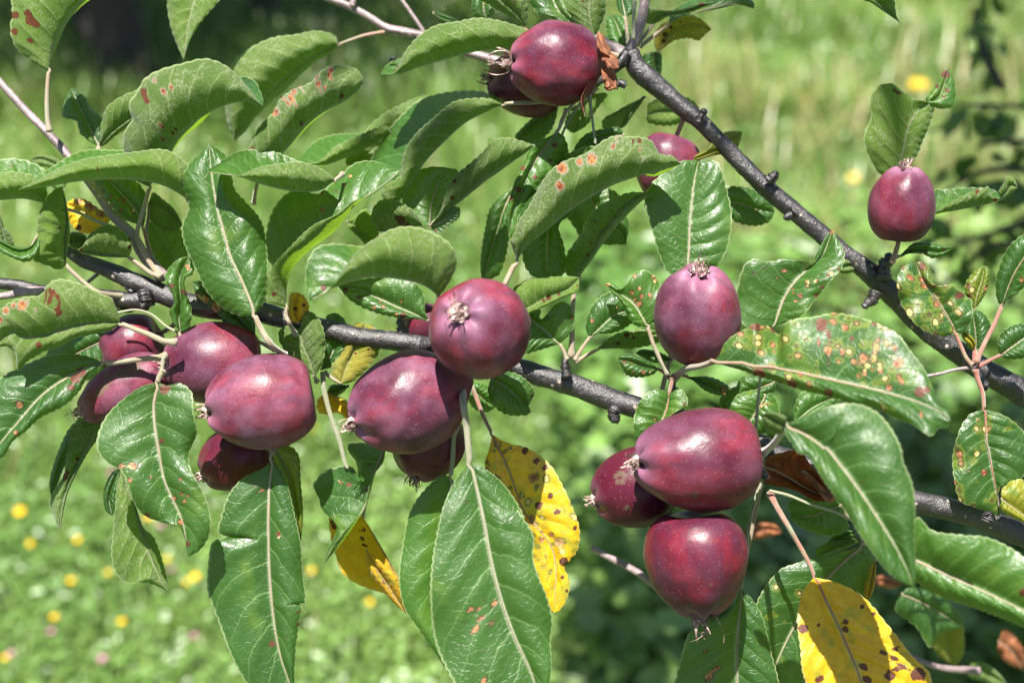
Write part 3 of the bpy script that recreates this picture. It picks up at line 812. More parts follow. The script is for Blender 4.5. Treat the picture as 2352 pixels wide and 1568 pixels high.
leaf(BD, 1, (6, 7), 'A2 970,760 1060,740 1160,740 1330,740', 'A2 980,690 1060,650 1200,635 1290,680', 'A2 970,800 1050,828 1150,825 1250,790', rust=.05, tone=.6)
# centre
leaf(BM, 1, (-1.5, -1.0), 'B2 105,245 170,150 330,20 A2 440,1410 600,1305 750,1222 880,1175 1000,1140 1110,1105 1198,1082', 'B2 95,180 70,100 A2 95,1540 130,1450 185,1370 250,1250 330,1130 430,1062 530,1030 610,985 680,930 750,900 830,903 930,905 1000,930 1060,1015 1140,1030',
     'B2 150,120,1.5 A2 105,1520,2.4 140,1380,3 200,1250,3 290,1130,3 390,1040,3 480,1000,3 560,970,2.5 620,968,2 800,1050,2 1000,1165,1.5 1120,1125,.5', zn=-.2, zf=.5, bn=1.4, bf=-.3, P='B2 70,310 15,425 -40,520,2', pr=.16, rust=.03, tone=.05,
     o='A2 410,1110,40 525,1070,28 605,1050,40 395,1225,36 745,960,24 772,915,20 945,1055,14 940,1085,12 910,1095,9 925,985,9', d='A2 920,930,18 880,935,10', wav=.2, lab='large pale fuzzy leaf with orange rust blisters in the middle of the picture')
leaf(BM, 0, (3, 3.5), 'A2 820,890 720,900 620,930 480,1010', 'A2 790,845 690,850 570,885 500,960', 'A2 800,960 650,1000 540,1020', rust=0, tone=0)
leaf(BM, 0, (2, 1.6), 'A2 375,870 300,960 200,1110 130,1280 80,1420 55,1580', 'A2 330,900 220,945 160,1070 95,1210 60,1330 52,1470', 'A2 420,900 450,1010 380,1120 260,1240 160,1420 100,1540', zn=-.3, zf=.4, bn=.3, bf=.3, rust=.3, tone=.85, P='A2 390,850 440,720', d='A2 360,960,24 330,1060,18 230,1170,20 120,1250,24 75,1310,20 150,1110,18', wav=.3)
leaf(BM, 0, (3.5, 3.5), 'A1 1740,1240 1680,1370 1640,1500 B1 1590,170 1560,280 1530,370', 'A1 1700,1260 1590,1370 1555,1500 B1 1535,120 1522,260', 'A1 1770,1330 1720,1450 B1 1710,70 1690,200 1640,330', rust=.1, tone=.4)
leaf(BM, 0, (3, 2.5), 'A2 450,1330 350,1450 B2 320,30 310,200 305,345', 'A2 400,1400 250,1500 B2 150,150 170,280 230,345', 'A2 480,1400 B2 390,0 425,150 425,320', rust=.05, tone=.1)
leaf(BM, 1, (1, 0), 'B2 520,345 600,240 690,110 770,10 A2 860,1400 940,1325 1012,1278', 'B2 490,320 560,210 610,140 660,30 A2 670,1520 740,1430 840,1330 930,1285', 'B2 445,330,.8 440,200,1.2 490,120,1.4 545,40,1.4 A2 560,1470,1.4 620,1390,1.2 710,1330,1 850,1272,.7 940,1270,.3', zn=-.5, zf=.8, bn=.4, bf=.3, P='B2 495,430 480,540 475,700 468,870', pr=.14, rust=.04, tone=.1, d='A2 625,1460,16 B2 595,115,14 575,195,12')
leaf(BM, 0, (4, 4), 'A2 560,1260 640,1380 720,1480 B2 800,50 832,130', 'A2 450,1320 430,1400 490,1500 540,1568 B2 690,130 780,130', 'A2 680,1240 780,1280 830,1400 B2 850,0', rust=.05, tone=.0)
leaf(BM, 0, (.6, 1.2), 'B2 1233,310 1245,150 1252,0 A2 1265,1350 1282,1200 1310,1062', 'B2 1120,320 1055,200 1010,50 A2 975,1400 958,1300 1000,1215 1080,1140 1150,1080 1220,1060', 'B2 1410,285 1485,190 1525,40 A2 1528,1390 1500,1260 1470,1150 1430,1068', zn=-.2, zf=-.2, bn=.25, bf=.25, P='B2 1232,360 1180,560,1.5 1140,800,1.5', rust=.02, tone=.45, pr=.12, wav=.08, lab='upright flat green leaf behind an apple, pale midrib down its middle')
leaf(BD, 0, (3, 3), 'A2 1250,1065 1320,1035 1390,1010 1440,990 1460,1020', 'A2 1300,1020 1360,985 1390,940 1415,935', 'A2 1300,1060 1400,1030', rust=0, yel=.2)
leaf(BD, 1, (5, 5.5), 'A2 1450,960 1500,930 1560,905 1600,870', 'A2 1450,900 1500,870 1580,868', 'A2 1500,990 1560,985 1590,920', rust=0, yel=.15)
leaf(BD, 0, (4.5, 5), 'A2 1460,1320 1570,1340 1690,1380 1815,1400', 'A2 1490,1250 1580,1228 1700,1265 1780,1320', 'A2 1520,1440 1600,1480 1700,1490 1780,1460', rust=.05, tone=.1)
# right
leaf(BD, 1, (1.8, 1.0), 'A3 960,1160 1012,1000 1045,850 1100,745 1170,690 1250,630 1315,448', 'A3 880,1166 800,1060 760,960 755,880 800,775 790,660 850,570 930,552 1010,605 1120,668 1230,712 1340,705 1358,600 1340,500', 'A3 1090,1050 1140,930 1195,800 1212,715 1160,655 1215,580 1275,475', zn=0, zf=0, bn=.3, bf=.3, rust=.05, tone=.55, P='A3 960,1300,1 940,1568,1',
     d='A3 950,590,16 985,620,16 975,660,14 1025,780,14 1290,490,34 1235,570,14 1300,600,18 1280,640,14', lab='leaf standing behind the small single apple, its tip twisted over')
leaf(BD, 1, (1.6, 1.2), 'A3 1190,1425 1350,1392 1480,1368 1600,1340 1700,1310', 'A3 1250,1385 1400,1295 1520,1248 1575,1235 1580,1275 1640,1310', 'A3 1210,1260,.8 1300,1252,1 1400,1242,1 1500,1240,1 1600,1250,.8 1660,1290,.5', zn=-.5, zf=.4, bn=.3, bf=-.2, rust=.7, tone=.1, d='A3 1500,1265,16 1620,1320,16')
leaf(BD, 1, (1.0, .8), 'A3 1660,1310 1690,1270 1720,1220 1770,1240', 'A3 1640,1270 1675,1210 1690,1165 1740,1175', 'A3 1700,1300 1740,1270', rust=.3, tone=.3)
leaf(BD, 0, (1.6, 1.5), 'B3 985,205 1060,170 1150,160 1250,175 1350,145', 'B3 1030,160 1080,120 1180,110 1260,130 1310,140', 'B3 1050,190 1140,190 1200,218 1270,205', P='B3 940,225', rust=.05, tone=.3, d='B3 1160,190,14 1280,155,12 1060,165,10')
leaf(BD, 0, (.2, .6), 'B3 1352,700 1280,570 1200,440 1130,330 1090,240', 'B3 1300,735 1170,705 1080,640 1005,530 975,420 985,320 1030,260', 'B3 1400,715 1465,620 1460,500 1400,450 1320,390 1240,400 1195,360 1190,300 1140,245', zn=-.3, zf=-.3, bn=.3, bf=.3, P='B3 1385,780 1430,880 1470,925', rust=1.0, tone=.1, red=.8, d='B3 1380,465,30 1410,450,18 1140,270,22', wav=.22, lab='leaf peppered with small yellow spots hanging over the slanting branch')
leaf(BD, 0, (1.8, 2), 'B3 1492,830 1490,740 1480,650 1470,570', 'B3 1440,810 1420,700 1430,610', 'B3 1560,760 1588,670 1560,600 1510,565', rust=.05, tone=0, P='B3 1485,900')
leaf(BD, 0, (.6, .7), 'B3 1480,830 1470,770 1420,720 1395,695', 'B3 1450,795 1410,760 1395,720', 'B3 1492,780 1470,740 1430,710', rust=.1, tone=1, yel=.3, P='B3 1480,910', red=1)
leaf(BD, 0, (2.2, 2.2), 'B3 1480,560 1500,460 1530,370 1550,265', 'B3 1430,480 1420,400 1460,330 1510,285', 'B3 1540,480 1575,380 1580,290', rust=.9, tone=.7, yel=.12, d='B3 1440,400,18 1450,470,18')
leaf(BD, 0, (-.2, -1), 'B3 1665,530 1700,420 1750,310 1820,200 1900,80', 'B3 1640,510 1622,400 1640,300 1670,210 1720,130 1780,80 1860,30', 'B3 1690,500 1780,440 1850,330 1900,200', zn=.3, zf=-.8, P='B3 1610,660 1550,780 1492,905', rust=.8, tone=.05, red=.8, pr=.12)
leaf(BD, 0, (0, 0), 'B3 1650,860 1720,810 1790,760 1880,700', 'B3 1635,800 1640,740 1700,680 1790,650', 'B3 1680,880 1760,885 1830,870 1890,800', P='B3 1590,890 1512,930', rust=.25, tone=.0, red=1)
leaf(BD, 0, (0, .3), 'B3 1545,1215 1552,1320 1560,1440 C3 1575,40 1600,180 1635,340 1650,470', 'B3 1460,1245 1400,1320 1360,1430 C3 1338,80 1350,230 1390,370 1460,400', 'B3 1640,1240 1730,1290 1830,1400 C3 1850,100 1780,230 1660,270 1630,360', zn=-.2, zf=-.2, P='B3 1535,1110 1505,1020 1488,955', rust=1.1, tone=.15, red=.9, pr=.12, o='C3 1500,55,24 1545,180,26 1440,170,16 1385,90,16', lab='spotted leaf hanging down at the right edge below the hub of stalks')
leaf(BD, 0, (-.6, -.3), 'C3 1660,350 1720,400 1800,460 1880,520', 'C3 1660,300 1740,230 1830,240 1900,350', 'C3 1655,420 1720,470 1790,500 1860,560', rust=.8, tone=1, yel=.25)
# big spotted leaf and its neighbours, near the lens
limb(BD, 'twig', 'B3 1460,940 1350,955 1260,980 1150,1000 1000,1040', [5, 4, 4, 4, 4], M_TWIG, .4, 24)
leaf(BM, 0, (-3.5, -9.0), 'B2 1400,905 1540,905 1640,915 B3 -10,920 250,958 550,1025 850,1095 1100,1165 1240,1220 1325,1290', 'B2 1440,870 1480,790 1545,725 1620,690 1690,645 B3 60,660,.4 130,675,1.2 175,715,1.4 200,725,1 215,660,.2 300,620 400,610 550,582 700,600 850,655 980,725 1060,830 1150,950 1205,1080 1245,1180 1310,1225',
     'B2 1500,930 1600,960 B3 0,980 180,1035 330,1085 520,1130,-.3 700,1180,-.5 800,1190,-.6 950,1270,-.8 1080,1320,-.8 1200,1390,-.6 1245,1340 1310,1330', zn=.6, zf=.2, bn=.3, bf=.4, P='B2 1330,930,1 1230,950,2.5 1150,1010,4', pr=.17, rust=.75, tone=.15, red=.5,
     o='B3 515,835,36 455,780,16 430,805,16 610,830,22 690,890,30 750,880,40 820,870,34 840,780,34 900,790,28 950,820,26 980,910,40 1000,1030,24 920,1070,26 860,960,22 760,965,22 1000,1340,18 1130,1250,18 520,905,16', d='B3 40,670,34 150,690,26 470,655,50 520,720,22 620,605,26 820,640,24 675,740,18 60,985,50 280,1050,36 520,1110,36 1120,1100,40 1170,1090,26', wav=.25, lab='big leaf peppered with orange rust spots in front of the lower apples')
leaf(BM, 0, (-9, -11), 'B3 235,1325 330,1360 430,1420 520,1500 C3 500,10 620,160 730,310 870,520 990,720 1090,945', 'B3 290,1290 400,1240 550,1188 700,1180 830,1230 930,1340 1000,1480 C3 1010,100 1070,250 1090,400 1085,600 1095,800', 'B3 230,1370 270,1430 330,1510 C3 370,60 500,250 640,450 790,680 940,860', zn=-.4, zf=-.6, bn=.5, bf=.4, P='B3 160,1440,3 90,1500,6', rust=.1, tone=.2, d='C3 755,235,26', pr=.16, lab='blurred dark green leaf closest to the lens, hanging at the lower right')
leaf(BM, 1, (-9, -9), 'B3 235,1325 180,1290 130,1260 75,1250', 'B3 240,1270 170,1235 110,1235', 'B3 200,1380 130,1360 90,1320', rust=0, zn=-.3, zf=.3)
leaf(BM, 0, (-7, -9), 'C3 1000,710 1120,765 1300,850 1550,965 1810,1090 2050,1200', 'C3 1040,560 1110,475 1200,560 1400,592 1550,605 1700,665 1830,760 1980,950', 'C3 1040,830 1130,925 1300,1015 1450,1062 1700,1155 1900,1230', zn=-.6, zf=.6, bn=.4, bf=.4, rust=.05, tone=.7, d='C3 1800,970,30', pr=.15, lab='large blurred leaf reaching out of the right edge below the branch')
leaf(BM, 0, (12, 13), 'C3 1000,980 1100,1020 1250,1100 1400,1200', 'C3 1050,940 1200,960 1320,1040 1400,1130', 'C3 960,1080 1100,1200 1190,1330 1250,1250', rust=0, tone=0)
leaf(BM, 1, (16, 17), 'C3 1290,1100 1300,1200 1310,1330 1350,1460', 'C3 1210,1130 1190,1250 1240,1380', 'C3 1390,1150 1415,1280 1400,1400', rust=0, tone=.4, yel=.2)
leaf(BM, 1, (16, 17), 'C3 1420,1480 1500,1470 1600,1520 1700,1580', 'C3 1470,1430 1560,1440 1650,1510', 'C3 1450,1530 1550,1560 1620,1600', rust=0, tone=.5)
# yellow leaves
leaf(BM, 0, (-2.5, -3.5), 'C3 428,872 500,1030 580,1190 650,1350 730,1550 800,1800', 'C3 370,930 322,1060 315,1200 335,1350 345,1480 400,1640 560,1800', 'C3 550,900 700,965 800,1050 880,1150 980,1270 1080,1400 1190,1510 1180,1640 1000,1800', zn=-1.0, zf=-.2, bn=.3, bf=.4, P='C3 400,800 320,650 220,480 130,320,1.5', pr=.13, yel=1, rust=.05, tone=.2, red=.9,
     o='', d='C3 350,1210,40 630,1165,26 630,1215,28 875,1370,28 950,1410,30 990,1465,36 760,1460,34 920,1520,44 770,1545,34 460,1545,34 370,1540,20 740,1065,20 820,1110,16 965,1340,24 455,1185,14 940,1360,14 1110,1510,60', lab='yellow leaf with brown spots at the bottom edge')
leaf(BM, 0, (1.5, 1.2), 'B1 1600,1380 1625,1460 C1 1660,60 1730,230 1800,430 C2 200,500 290,600 350,700 370,820 365,950 358,1105', 'B1 1580,1480 C1 1552,120 1580,230 1650,330 1720,450 C2 150,520,-.3 225,620 207,740 240,860 290,970 335,1080', 'B1 1680,1430 1790,1460 C2 120,0 200,28 330,130 410,260 480,410 525,560 508,700 455,765 425,800 460,900 445,1000 395,1085', zn=0, zf=-.2, bn=.25, bf=.25, P='B1 1540,1260 1490,1130 1450,1040 1400,960,1', yel=1, rust=1.3, tone=.3, red=.9, pr=.12,
     d='C2 165,35,28 240,105,26 295,150,24 255,395,34 375,440,26 490,545,20 420,765,34 410,870,16 440,960,14 335,330,24', o='C2 390,640,40 340,590,22 275,620,24 220,215,36 410,700,26', lab='bright yellow leaf with brown spots hanging below the middle apples')
leaf(BM, 1, (2.5, 3.2), 'C1 745,470 800,560 870,680 950,830 1030,1112', 'C1 640,450 530,470 530,580 560,700 600,830 690,905 800,950 900,985 980,1050', 'C1 770,520 850,640 920,760 1000,900 1030,1020', zn=0, zf=.4, bn=.5, yel=.9, rust=.4, tone=.2, d='C1 545,500,26 560,540,20 565,620,24 740,560,22 730,620,22 650,600,16 760,660,14', P='C1 760,380,1', lab='yellow leaf half hidden behind a dark twisted leaf')
leaf(BM, 1, (1.8, 2.6), 'C1 770,690 830,800 900,900 970,1010 1032,1115', 'C1 765,750 800,850 860,930 940,1030', 'C1 830,740 900,800 970,870 1010,980', zn=-.3, zf=-.3, bn=.4, yel=.75, rust=.15, tone=.4, o='C1 860,830,12 885,900,16')
# lower right greens
leaf(BM, 0, (.8, 1.5), 'C3 745,655 650,730 520,860 400,1020 260,1250 150,1500 80,1750', 'C3 640,690 430,740 310,778 200,820 105,930 45,1040 30,1200 20,1500', 'C3 780,690 830,790 790,960 620,1150 450,1400 320,1600 200,1750', zn=-.4, zf=.3, bn=.4, bf=.3, rust=.5, tone=.05, P='C3 800,600,.5 700,470,1', pr=.14)
leaf(BM, 1, (.4, .8), 'C3 830,755 815,850 795,960 775,1040', 'C3 790,790 760,900 755,1000', 'C3 832,850 815,960', rust=.1, yel=.6, tone=.9)
leaf(BM, 0, (.4, .8), 'C2 1590,950 1575,1150 1562,1350 1570,1600 1600,1900', 'C2 1500,1110 1330,1190 1250,1240 1205,1370 1165,1520 1140,1700 1300,1850', 'C2 1650,1000 1725,1110 1765,1250 1800,1400 1840,1560 1830,1750', zn=-.3, zf=-.3, bn=.3, bf=.3, P='C2 1600,880,1 1690,400,1.5 1720,260,2', pr=.13, rust=.25, tone=.1, o='C2 1360,1262,18 1355,1318,14 1352,1355,18 1365,1412,12 1425,1470,20 1380,1525,36', lab='dark shaded leaf below the lowest apple, rust dots on its lit side')
leaf(BM, 0, (2, 2.4), 'C3 600,392 500,430 400,470 270,450', 'C3 560,350 400,345 290,350 248,400', 'C3 650,540 560,595 430,580 320,530 270,480', rust=.05, tone=.2, P='C3 630,420 640,480')
leaf(BM, 1, (2.5, 3), 'C3 740,620 620,650 520,690 430,740', 'C3 640,610 510,640 435,690', 'C3 680,660 560,700', rust=.1, tone=.5)
leaf(BM, 0, (2.5, 3), 'C3 700,570 620,590 560,620 510,640', 'C3 640,560 560,580', 'C3 690,600 600,630', rust=.5, tone=.8)
limb(BM, 'leaf_stalk', 'C3 130,300 250,330 400,390 560,440 680,500', [6, 6, 5, 5, 5], M_PET, -1.5, 40, .02, 8)
limb(BM, 'leaf_stalk', 'B2 1720,1000 1705,1150 1690,1370', [5, 6, 7], M_PET, -2.2, 30, .02, 8)
leaf(BM, 0, (0, -.4), 'C3 95,150 180,180 290,240 420,310 560,350', 'C3 110,90 220,45 330,35 380,100 480,230 560,300', 'C3 90,240 190,270 300,300 440,370', zn=-.6, zf=-.6, bn=-1.2, bf=-.8, mat=M_DRY, wav=.5, teeth=.4, lab='dead brown curled leaf behind the lowest apples', rust=0)
leaf(BM, 0, (-.6, -.6), 'C3 350,170 420,240 480,320 560,330', 'C3 360,200 440,290 520,380 570,350', 'C3 400,170 480,240 540,300', zn=-.5, zf=.6, mat=M_DRY, wav=.4, teeth=.4, rust=0)
leaf(BD, 1, (0, 1), 'A3 700,-120 790,-30 880,50 950,110 990,150', 'A3 740,-5 800,20 880,75', 'A3 900,-100 950,-10 960,60 970,110', rust=.05, tone=.6)
# dead bud scales and shreds at the fork
for s_, n_, f_ in (('A2 650,210 660,260 690,330 720,370', 'A2 640,240 640,300 670,350', 'A2 680,230 700,280 730,330'),
                   ('A2 690,350 720,380 760,420 785,450', 'A2 670,390 700,430 750,465', 'A2 720,345 760,370 785,410'),
                   ('A2 670,450 700,480 740,520 770,590', 'A2 670,470 690,560 730,590', 'A2 700,445 750,470 775,520'),
                   ('A2 590,495 570,570 545,650 560,775', 'A2 580,540 560,590 535,650 540,720', 'A2 598,540 585,600 560,660 560,730'),
                   ('A2 690,580 720,560 745,560 765,575', 'A2 700,595 730,600', 'A2 705,560 740,545')):
    leaf(BD, 0, (-.3, -.6), s_, n_, f_, zn=-.5, zf=.5, mat=M_DRY, wav=.35, teeth=.3, rust=0, pr=.03, ns=5)
# dead tip shreds on the right and a red dead leaf low down behind
leaf(BM, 0, (20, 21), 'C2 1590,600 1680,560 1780,550 1860,580', 'C2 1640,540 1740,510 1830,530', 'C2 1640,620 1760,610', mat=M_DRY, rust=0, wav=.5)
leaf(BM, 0, (26, 27), 'C3 1640,1290 1700,1330 1760,1400 1800,1480', 'C3 1680,1220 1770,1290 1820,1400', 'C3 1640,1360 1700,1440', mat=M_DRY, rust=0, wav=.5)
leaf(BM, 0, (20, 21), 'C3 800,900 880,890 950,910 1010,920', 'C3 850,860 930,870', 'C3 850,930 940,945', mat=M_DRY, rust=0, wav=.4)
leaf(BM, 0, (-1.4, -1.8), 'B2 1290,380 1310,430 1290,500 1235,570', 'B2 1270,420 1280,470 1240,520', 'B2 1320,400 1325,450 1290,520', mat=M_DRY, rust=0, wav=.2, teeth=.3, pr=.03, ns=5)
# left edge and the leaves among the left apples
leaf(BM, 1, (.3, -.5), 'B0 432,262 425,150 430,50 A0 440,1480 430,1350 410,1228', 'B0 400,292 300,262 222,228 A0 255,1640 243,1560 250,1460 275,1370 320,1290 370,1245', 'B0 448,150 A0 462,1568 455,1440 435,1320', zn=-.6, zf=.5, bn=.6, P='B0 500,330 580,400 650,445 800,470,1', tone=.9, rust=.05, pr=.13, d='B0 395,20,9 A0 405,1480,12 418,1385,8')
leaf(BM, 0, (-.5, -1), 'B0 260,60 200,150 120,170 40,140 -60,80', 'B0 262,140 220,220 170,243 80,215 -30,150', 'B0 240,100 190,140 100,140 0,90', rust=.02, tone=.5, zn=-.4)
leaf(BM, 1, (0, .3), 'A0 -60,1400 0,1460 20,1520 40,1600 B0 95,168', 'A0 0,1420 20,1500 B0 60,50 90,120', 'A0 -60,1500 -20,1600 B0 30,140', rust=0, tone=.2)
leaf(BM, 1, (.3, -.3), 'A0 292,1342 220,1325 150,1313 0,1322 -120,1320', 'A0 312,1265 260,1185 150,1140 0,1142 -100,1180', 'A0 330,1250,.8 290,1120,1.3 200,1070,1.6 100,1048,1.6 0,1060,1.5 -100,1150,1', zn=-.4, zf=.5, bn=.9, bf=-.2, tone=.6, rust=.02, d='A0 75,1090,18', P='A0 360,1350,.6')
leaf(BM, 0, (5, 6), 'A0 420,1260 380,1180 360,1100', 'A0 340,1230 320,1150', 'A0 440,1200 410,1130', tone=.8, rust=0)
leaf(BM, 1, (7, 8), 'A0 420,1110 340,1070 270,1045 200,1060', 'A0 380,1050 300,1025 230,1030', 'A0 380,1120 300,1100 230,1090', tone=.2, rust=0)
leaf(BM, 0, (3, 3), 'A0 700,1490 620,1440 540,1390 440,1345', 'A0 730,1440 640,1370 560,1318 470,1320', 'A0 680,1510 600,1540 520,1530 460,1460', yel=1, rust=.6, tone=.1, o='A0 600,1350,50 670,1400,40 520,1330,26', d='A0 520,1505,24', lab='dried yellow and orange leaf behind the thin left twig')
limb(BM, 'leaf_stalk', 'A0 430,1378 520,1405 600,1445 700,1485', [7, 6, 6, 7], M_PET, 1.4, 20, .02, 8)
leaf(BM, 0, (2.2, 3), 'A0 945,1500 900,1400 820,1300 720,1200 640,1140', 'A0 900,1480 800,1440 720,1340 650,1240 600,1160', 'A0 960,1440 960,1280 880,1180 760,1120', tone=.1, rust=.6, P='A0 960,1560 B0 1000,220', red=.6, o='A0 790,1315,14 800,1390,14 735,1295,12 815,1340,14 820,1320,12 740,1350,10 885,1495,16')
leaf(BM, 1, (3.5, 4), 'A0 985,1330 1060,1370 1140,1430 1210,1490', 'A0 1010,1270 1080,1320 1150,1380', 'A0 980,1430 1060,1510 1150,1525', tone=.0, rust=0, P='A0 980,1420 970,1568 B0 1010,230')
leaf(BM, 1, (4, 4.5), 'B0 1180,330 1120,210 1050,90 980,-20', 'B0 1080,310 990,200 955,90 960,0', 'B0 1235,240 1235,120 1180,20 1060,-40', tone=.1, rust=0)
leaf(BM, 1, (.8, .3), 'B0 852,212 760,200 680,195 600,175 510,165', 'B0 870,150 865,90 800,30 720,-5 640,25 580,75 545,140', 'B0 800,215 700,212 600,200 540,190', zn=-.6, zf=.5, bn=.4, P='B0 930,270 1000,320 1060,340', rust=.05, tone=.3, pr=.12, d='B0 860,90,14 857,145,14 710,143,9 540,160,14')
leaf(BM, 0, (.9, .6), 'B0 580,110 530,90 480,100 450,80', 'B0 570,75 530,50 470,50', 'B0 550,140 500,160 460,140', rust=.2, tone=0)
leaf(BM, 1, (-2.0, -2.5), 'B0 795,648 700,645 600,652 500,672 400,700 250,740 130,735 90,700 -60,820', 'B0 785,600 755,520 720,468 690,465 600,420 500,378 380,358 320,390 270,460 150,478 50,520 0,560 -60,640 -90,740', 'B0 740,690 620,720 500,745 400,800 300,830 230,870 180,900 120,960 100,850 40,800', zn=-.2, zf=.1, bn=.6, bf=.4, P='B0 900,690 1000,730 1080,765 1165,772', pr=.15, rust=.05, tone=.25, d='B0 340,440,30 305,450,20 325,500,28 375,465,22 385,570,34 400,520,18 300,510,14 255,790,24', o='B0 145,530,36 90,535,20 40,565,26 0,625,24 180,515,18 235,565,12', lab='wide leaf showing its pale veined underside at the left edge')
leaf(BM, 0, (2.5, 3.5), 'B0 760,740 620,790 480,860 330,930 290,880', 'B0 740,680 600,690 480,730 340,800 300,860', 'B0 720,900 640,1000 560,1025 440,980 340,940', rust=.1, tone=.1)
leaf(BM, 0, (-.8, -2.0), 'B0 690,912 600,930 500,975 400,1030 270,1130 130,1290 0,1440 -80,1540', 'B0 640,888 560,862 430,850 300,868 150,930 0,1012 -80,1100 -120,1300', 'B0 610,960 570,1010 530,1085 470,1155 400,1205 260,1275 170,1360 80,1430 20,1530', zn=.2, zf=-.3, bn=.4, bf=.4, P='B0 780,905 920,885 1050,872 1100,860', pr=.15, rust=.12, tone=.15, o='B0 128,1185,30 105,1370,18', d='B0 500,1010,40 540,970,36 470,1070,26', lab='wide green leaf with a grey dead patch at the left edge')
leaf(BM, 0, (-2.5, -3.0), 'B0 1042,1040 1015,1160 1015,1260 1032,1400 C0 1045,20 1085,230 1150,380 1200,490 1242,735', 'B0 950,1060 800,1160 690,1280 640,1420 C0 650,50 710,115 800,170 845,260 880,370 950,460 1080,512 1170,525 1215,600', 'B0 1110,1060 1190,1045 1265,1105 1275,1230 1300,1370 1250,1500 C0 1255,150 1330,290 1380,420 1385,580 1320,690', zn=-.4, zf=-.3, bn=.3, bf=.3, P='B0 1055,1000 1080,960', pr=.15, rust=.15, tone=.35, wav=.25, o='C0 800,135,22 875,135,32 1190,225,16 1150,350,20 1200,320,14 1240,335,14 1215,370,14 1195,505,22 990,215,12 860,230,16', d='B0 1085,1085,36 1060,1425,22 700,1450,14 1110,1080,20 C0 970,465,24 1240,650,20', lab='broad spotted leaf hanging in front of the left apples')
leaf(BM, 1, (1.4, .8), 'B0 665,1280 600,1420 C0 500,150 440,290 405,440 397,565', 'B0 560,1290 450,1350 C0 435,100 420,200 370,280 335,350 350,450', 'B0 690,1350 C0 600,20 520,160 450,310 420,430', zn=.2, zf=.2, rust=0, tone=.1, d='C0 420,210,28 440,180,20 510,90,14 380,250,18')
leaf(BM, 0, (1.8, 1.4), 'B0 640,1310 520,1420 C0 430,60 370,220 335,330', 'B0 560,1260 460,1340 C0 380,50 325,250', 'B0 640,1400 C0 440,120 370,280', rust=0, tone=0)
leaf(BM, 1, (.6, .2), 'C0 810,160 840,280 890,400 930,560 1000,750 1060,880 1117,968', 'C0 780,230 755,480 738,740 765,840 830,905 920,905,-.6 990,910,-.3 1060,940', 'C0 850,240 910,440 950,545 1010,600 1060,720 1100,870', zn=-.3, zf=.3, bn=.4, rust=.0, tone=.3, d='C0 785,590,10')
leaf(BM, 0, (2.5, 2.2), 'C0 790,150 750,240 720,340 740,465', 'C0 740,180 690,280 682,370 700,435', 'C0 790,230 780,340 760,430', rust=0, tone=0)
leaf(BM, 0, (-.8, -.8), 'C1 145,85 128,250 122,420 122,620 130,850 155,1130 200,1380 260,1560 330,1750', 'C0 1760,135 1610,215 1520,310 1460,470 1440,570 1500,600,.2 1555,592,.4 1470,612,.2 1405,640 1375,800 1372,960 1410,1080 1450,1180 1520,1370 1610,1540 1750,1720', 'C1 190,145 240,240 285,420 330,620 350,850 360,1040 305,1030 340,1060 325,1170 300,1350 292,1550 310,1700', zn=-.3, zf=-.1, bn=.3, bf=.4, P='C1 150,40 180,-20,.6', pr=.15, rust=.08, tone=.15, o='C1 85,298,18 45,265,14 50,318,10 110,330,10 115,400,14 190,600,14 240,1262,10', d='C1 185,585,20 150,1310,24 130,1290,16 320,1100,16 318,1180,16 318,1260,14', lab='long dark green leaf hanging to the bottom edge below the left apples')
leaf(BM, 0, (.3, .8), 'C1 165,20 240,150 290,320 320,480 338,640', 'C1 160,100 220,260 280,420 320,580', 'C1 250,0 318,60 335,250 350,430', rust=.2, tone=1.0, yel=.15)
leaf(BM, 1, (.2, -.4), 'C1 895,25 830,180 770,390 700,510 600,650 488,785', 'C1 880,110 800,220 760,400 715,470 620,570 540,670', 'C1 800,-10,1 640,0,1.2 660,55,1.2 700,110,1.2 712,205,1 680,150,1 600,138,1.4 480,185,1.4 420,265,1.4 455,350,1.2 480,430,1 545,455,.8 570,560,.6 510,700,.3', zn=-.6, zf=.4, bn=.2, bf=.3, rust=.02, tone=.0, d='C1 800,130,14 650,255,20 760,290,14 510,310,14', o='C1 600,245,8 640,252,8 680,262,8', wav=.25, lab='dark twisted leaf below the middle apples')
leaf(BM, 0, (.2, -.3), 'C1 1328,210 1310,350 1280,550 1250,800 1230,1050 1290,1350 1420,1620', 'C1 1270,200 1130,320 1050,460 1005,680 985,880 1020,1070 1120,1220 1230,1380 1330,1530', 'C1 1390,330 1400,600 1380,900 1390,1200 1430,1450', zn=-.3, zf=0, bn=.4, bf=.3, P='C1 1340,80 1345,-60 B1 1365,1340 1380,1250,1', pr=.14, rust=.06, tone=.55, d='C1 1160,430,14', red=.1)
leaf(BM, 0, (-3.5, -4.5), 'C1 1452,125 1500,320 1545,520 1600,800 1680,1080 1760,1290 1850,1480 1950,1800', 'C1 1370,210 1290,370 1230,600 1195,850 1192,1010 1220,1280 1300,1480 1420,1650 1700,1800', 'C1 1510,135 1620,205 1730,330 1814,480 C2 110,420 195,540 225,610 215,720 240,830 310,1000 345,1150 332,1300 340,1450 320,1620', zn=-.5, zf=-.1, bn=.3, bf=.4, P='C1 1440,0 B1 1430,1330 1410,1180 1400,1060,2', pr=.17, rust=.12, tone=.3, wav=.2, red=.1, o='C1 1445,1085,20 1515,1080,16 1490,1140,14 1530,1140,18 1432,1165,18 1575,1180,28 1485,1215,24 1420,1262,22 1565,1345,20 1475,1410,16 1510,1450,20 1522,1490,18 1520,1000,14 1600,1050,26 1550,1550,24 1430,368,10 1560,1020,14', d='C1 1458,1508,12', lab='large leaf with a cluster of orange rust dots hanging to the bottom edge')
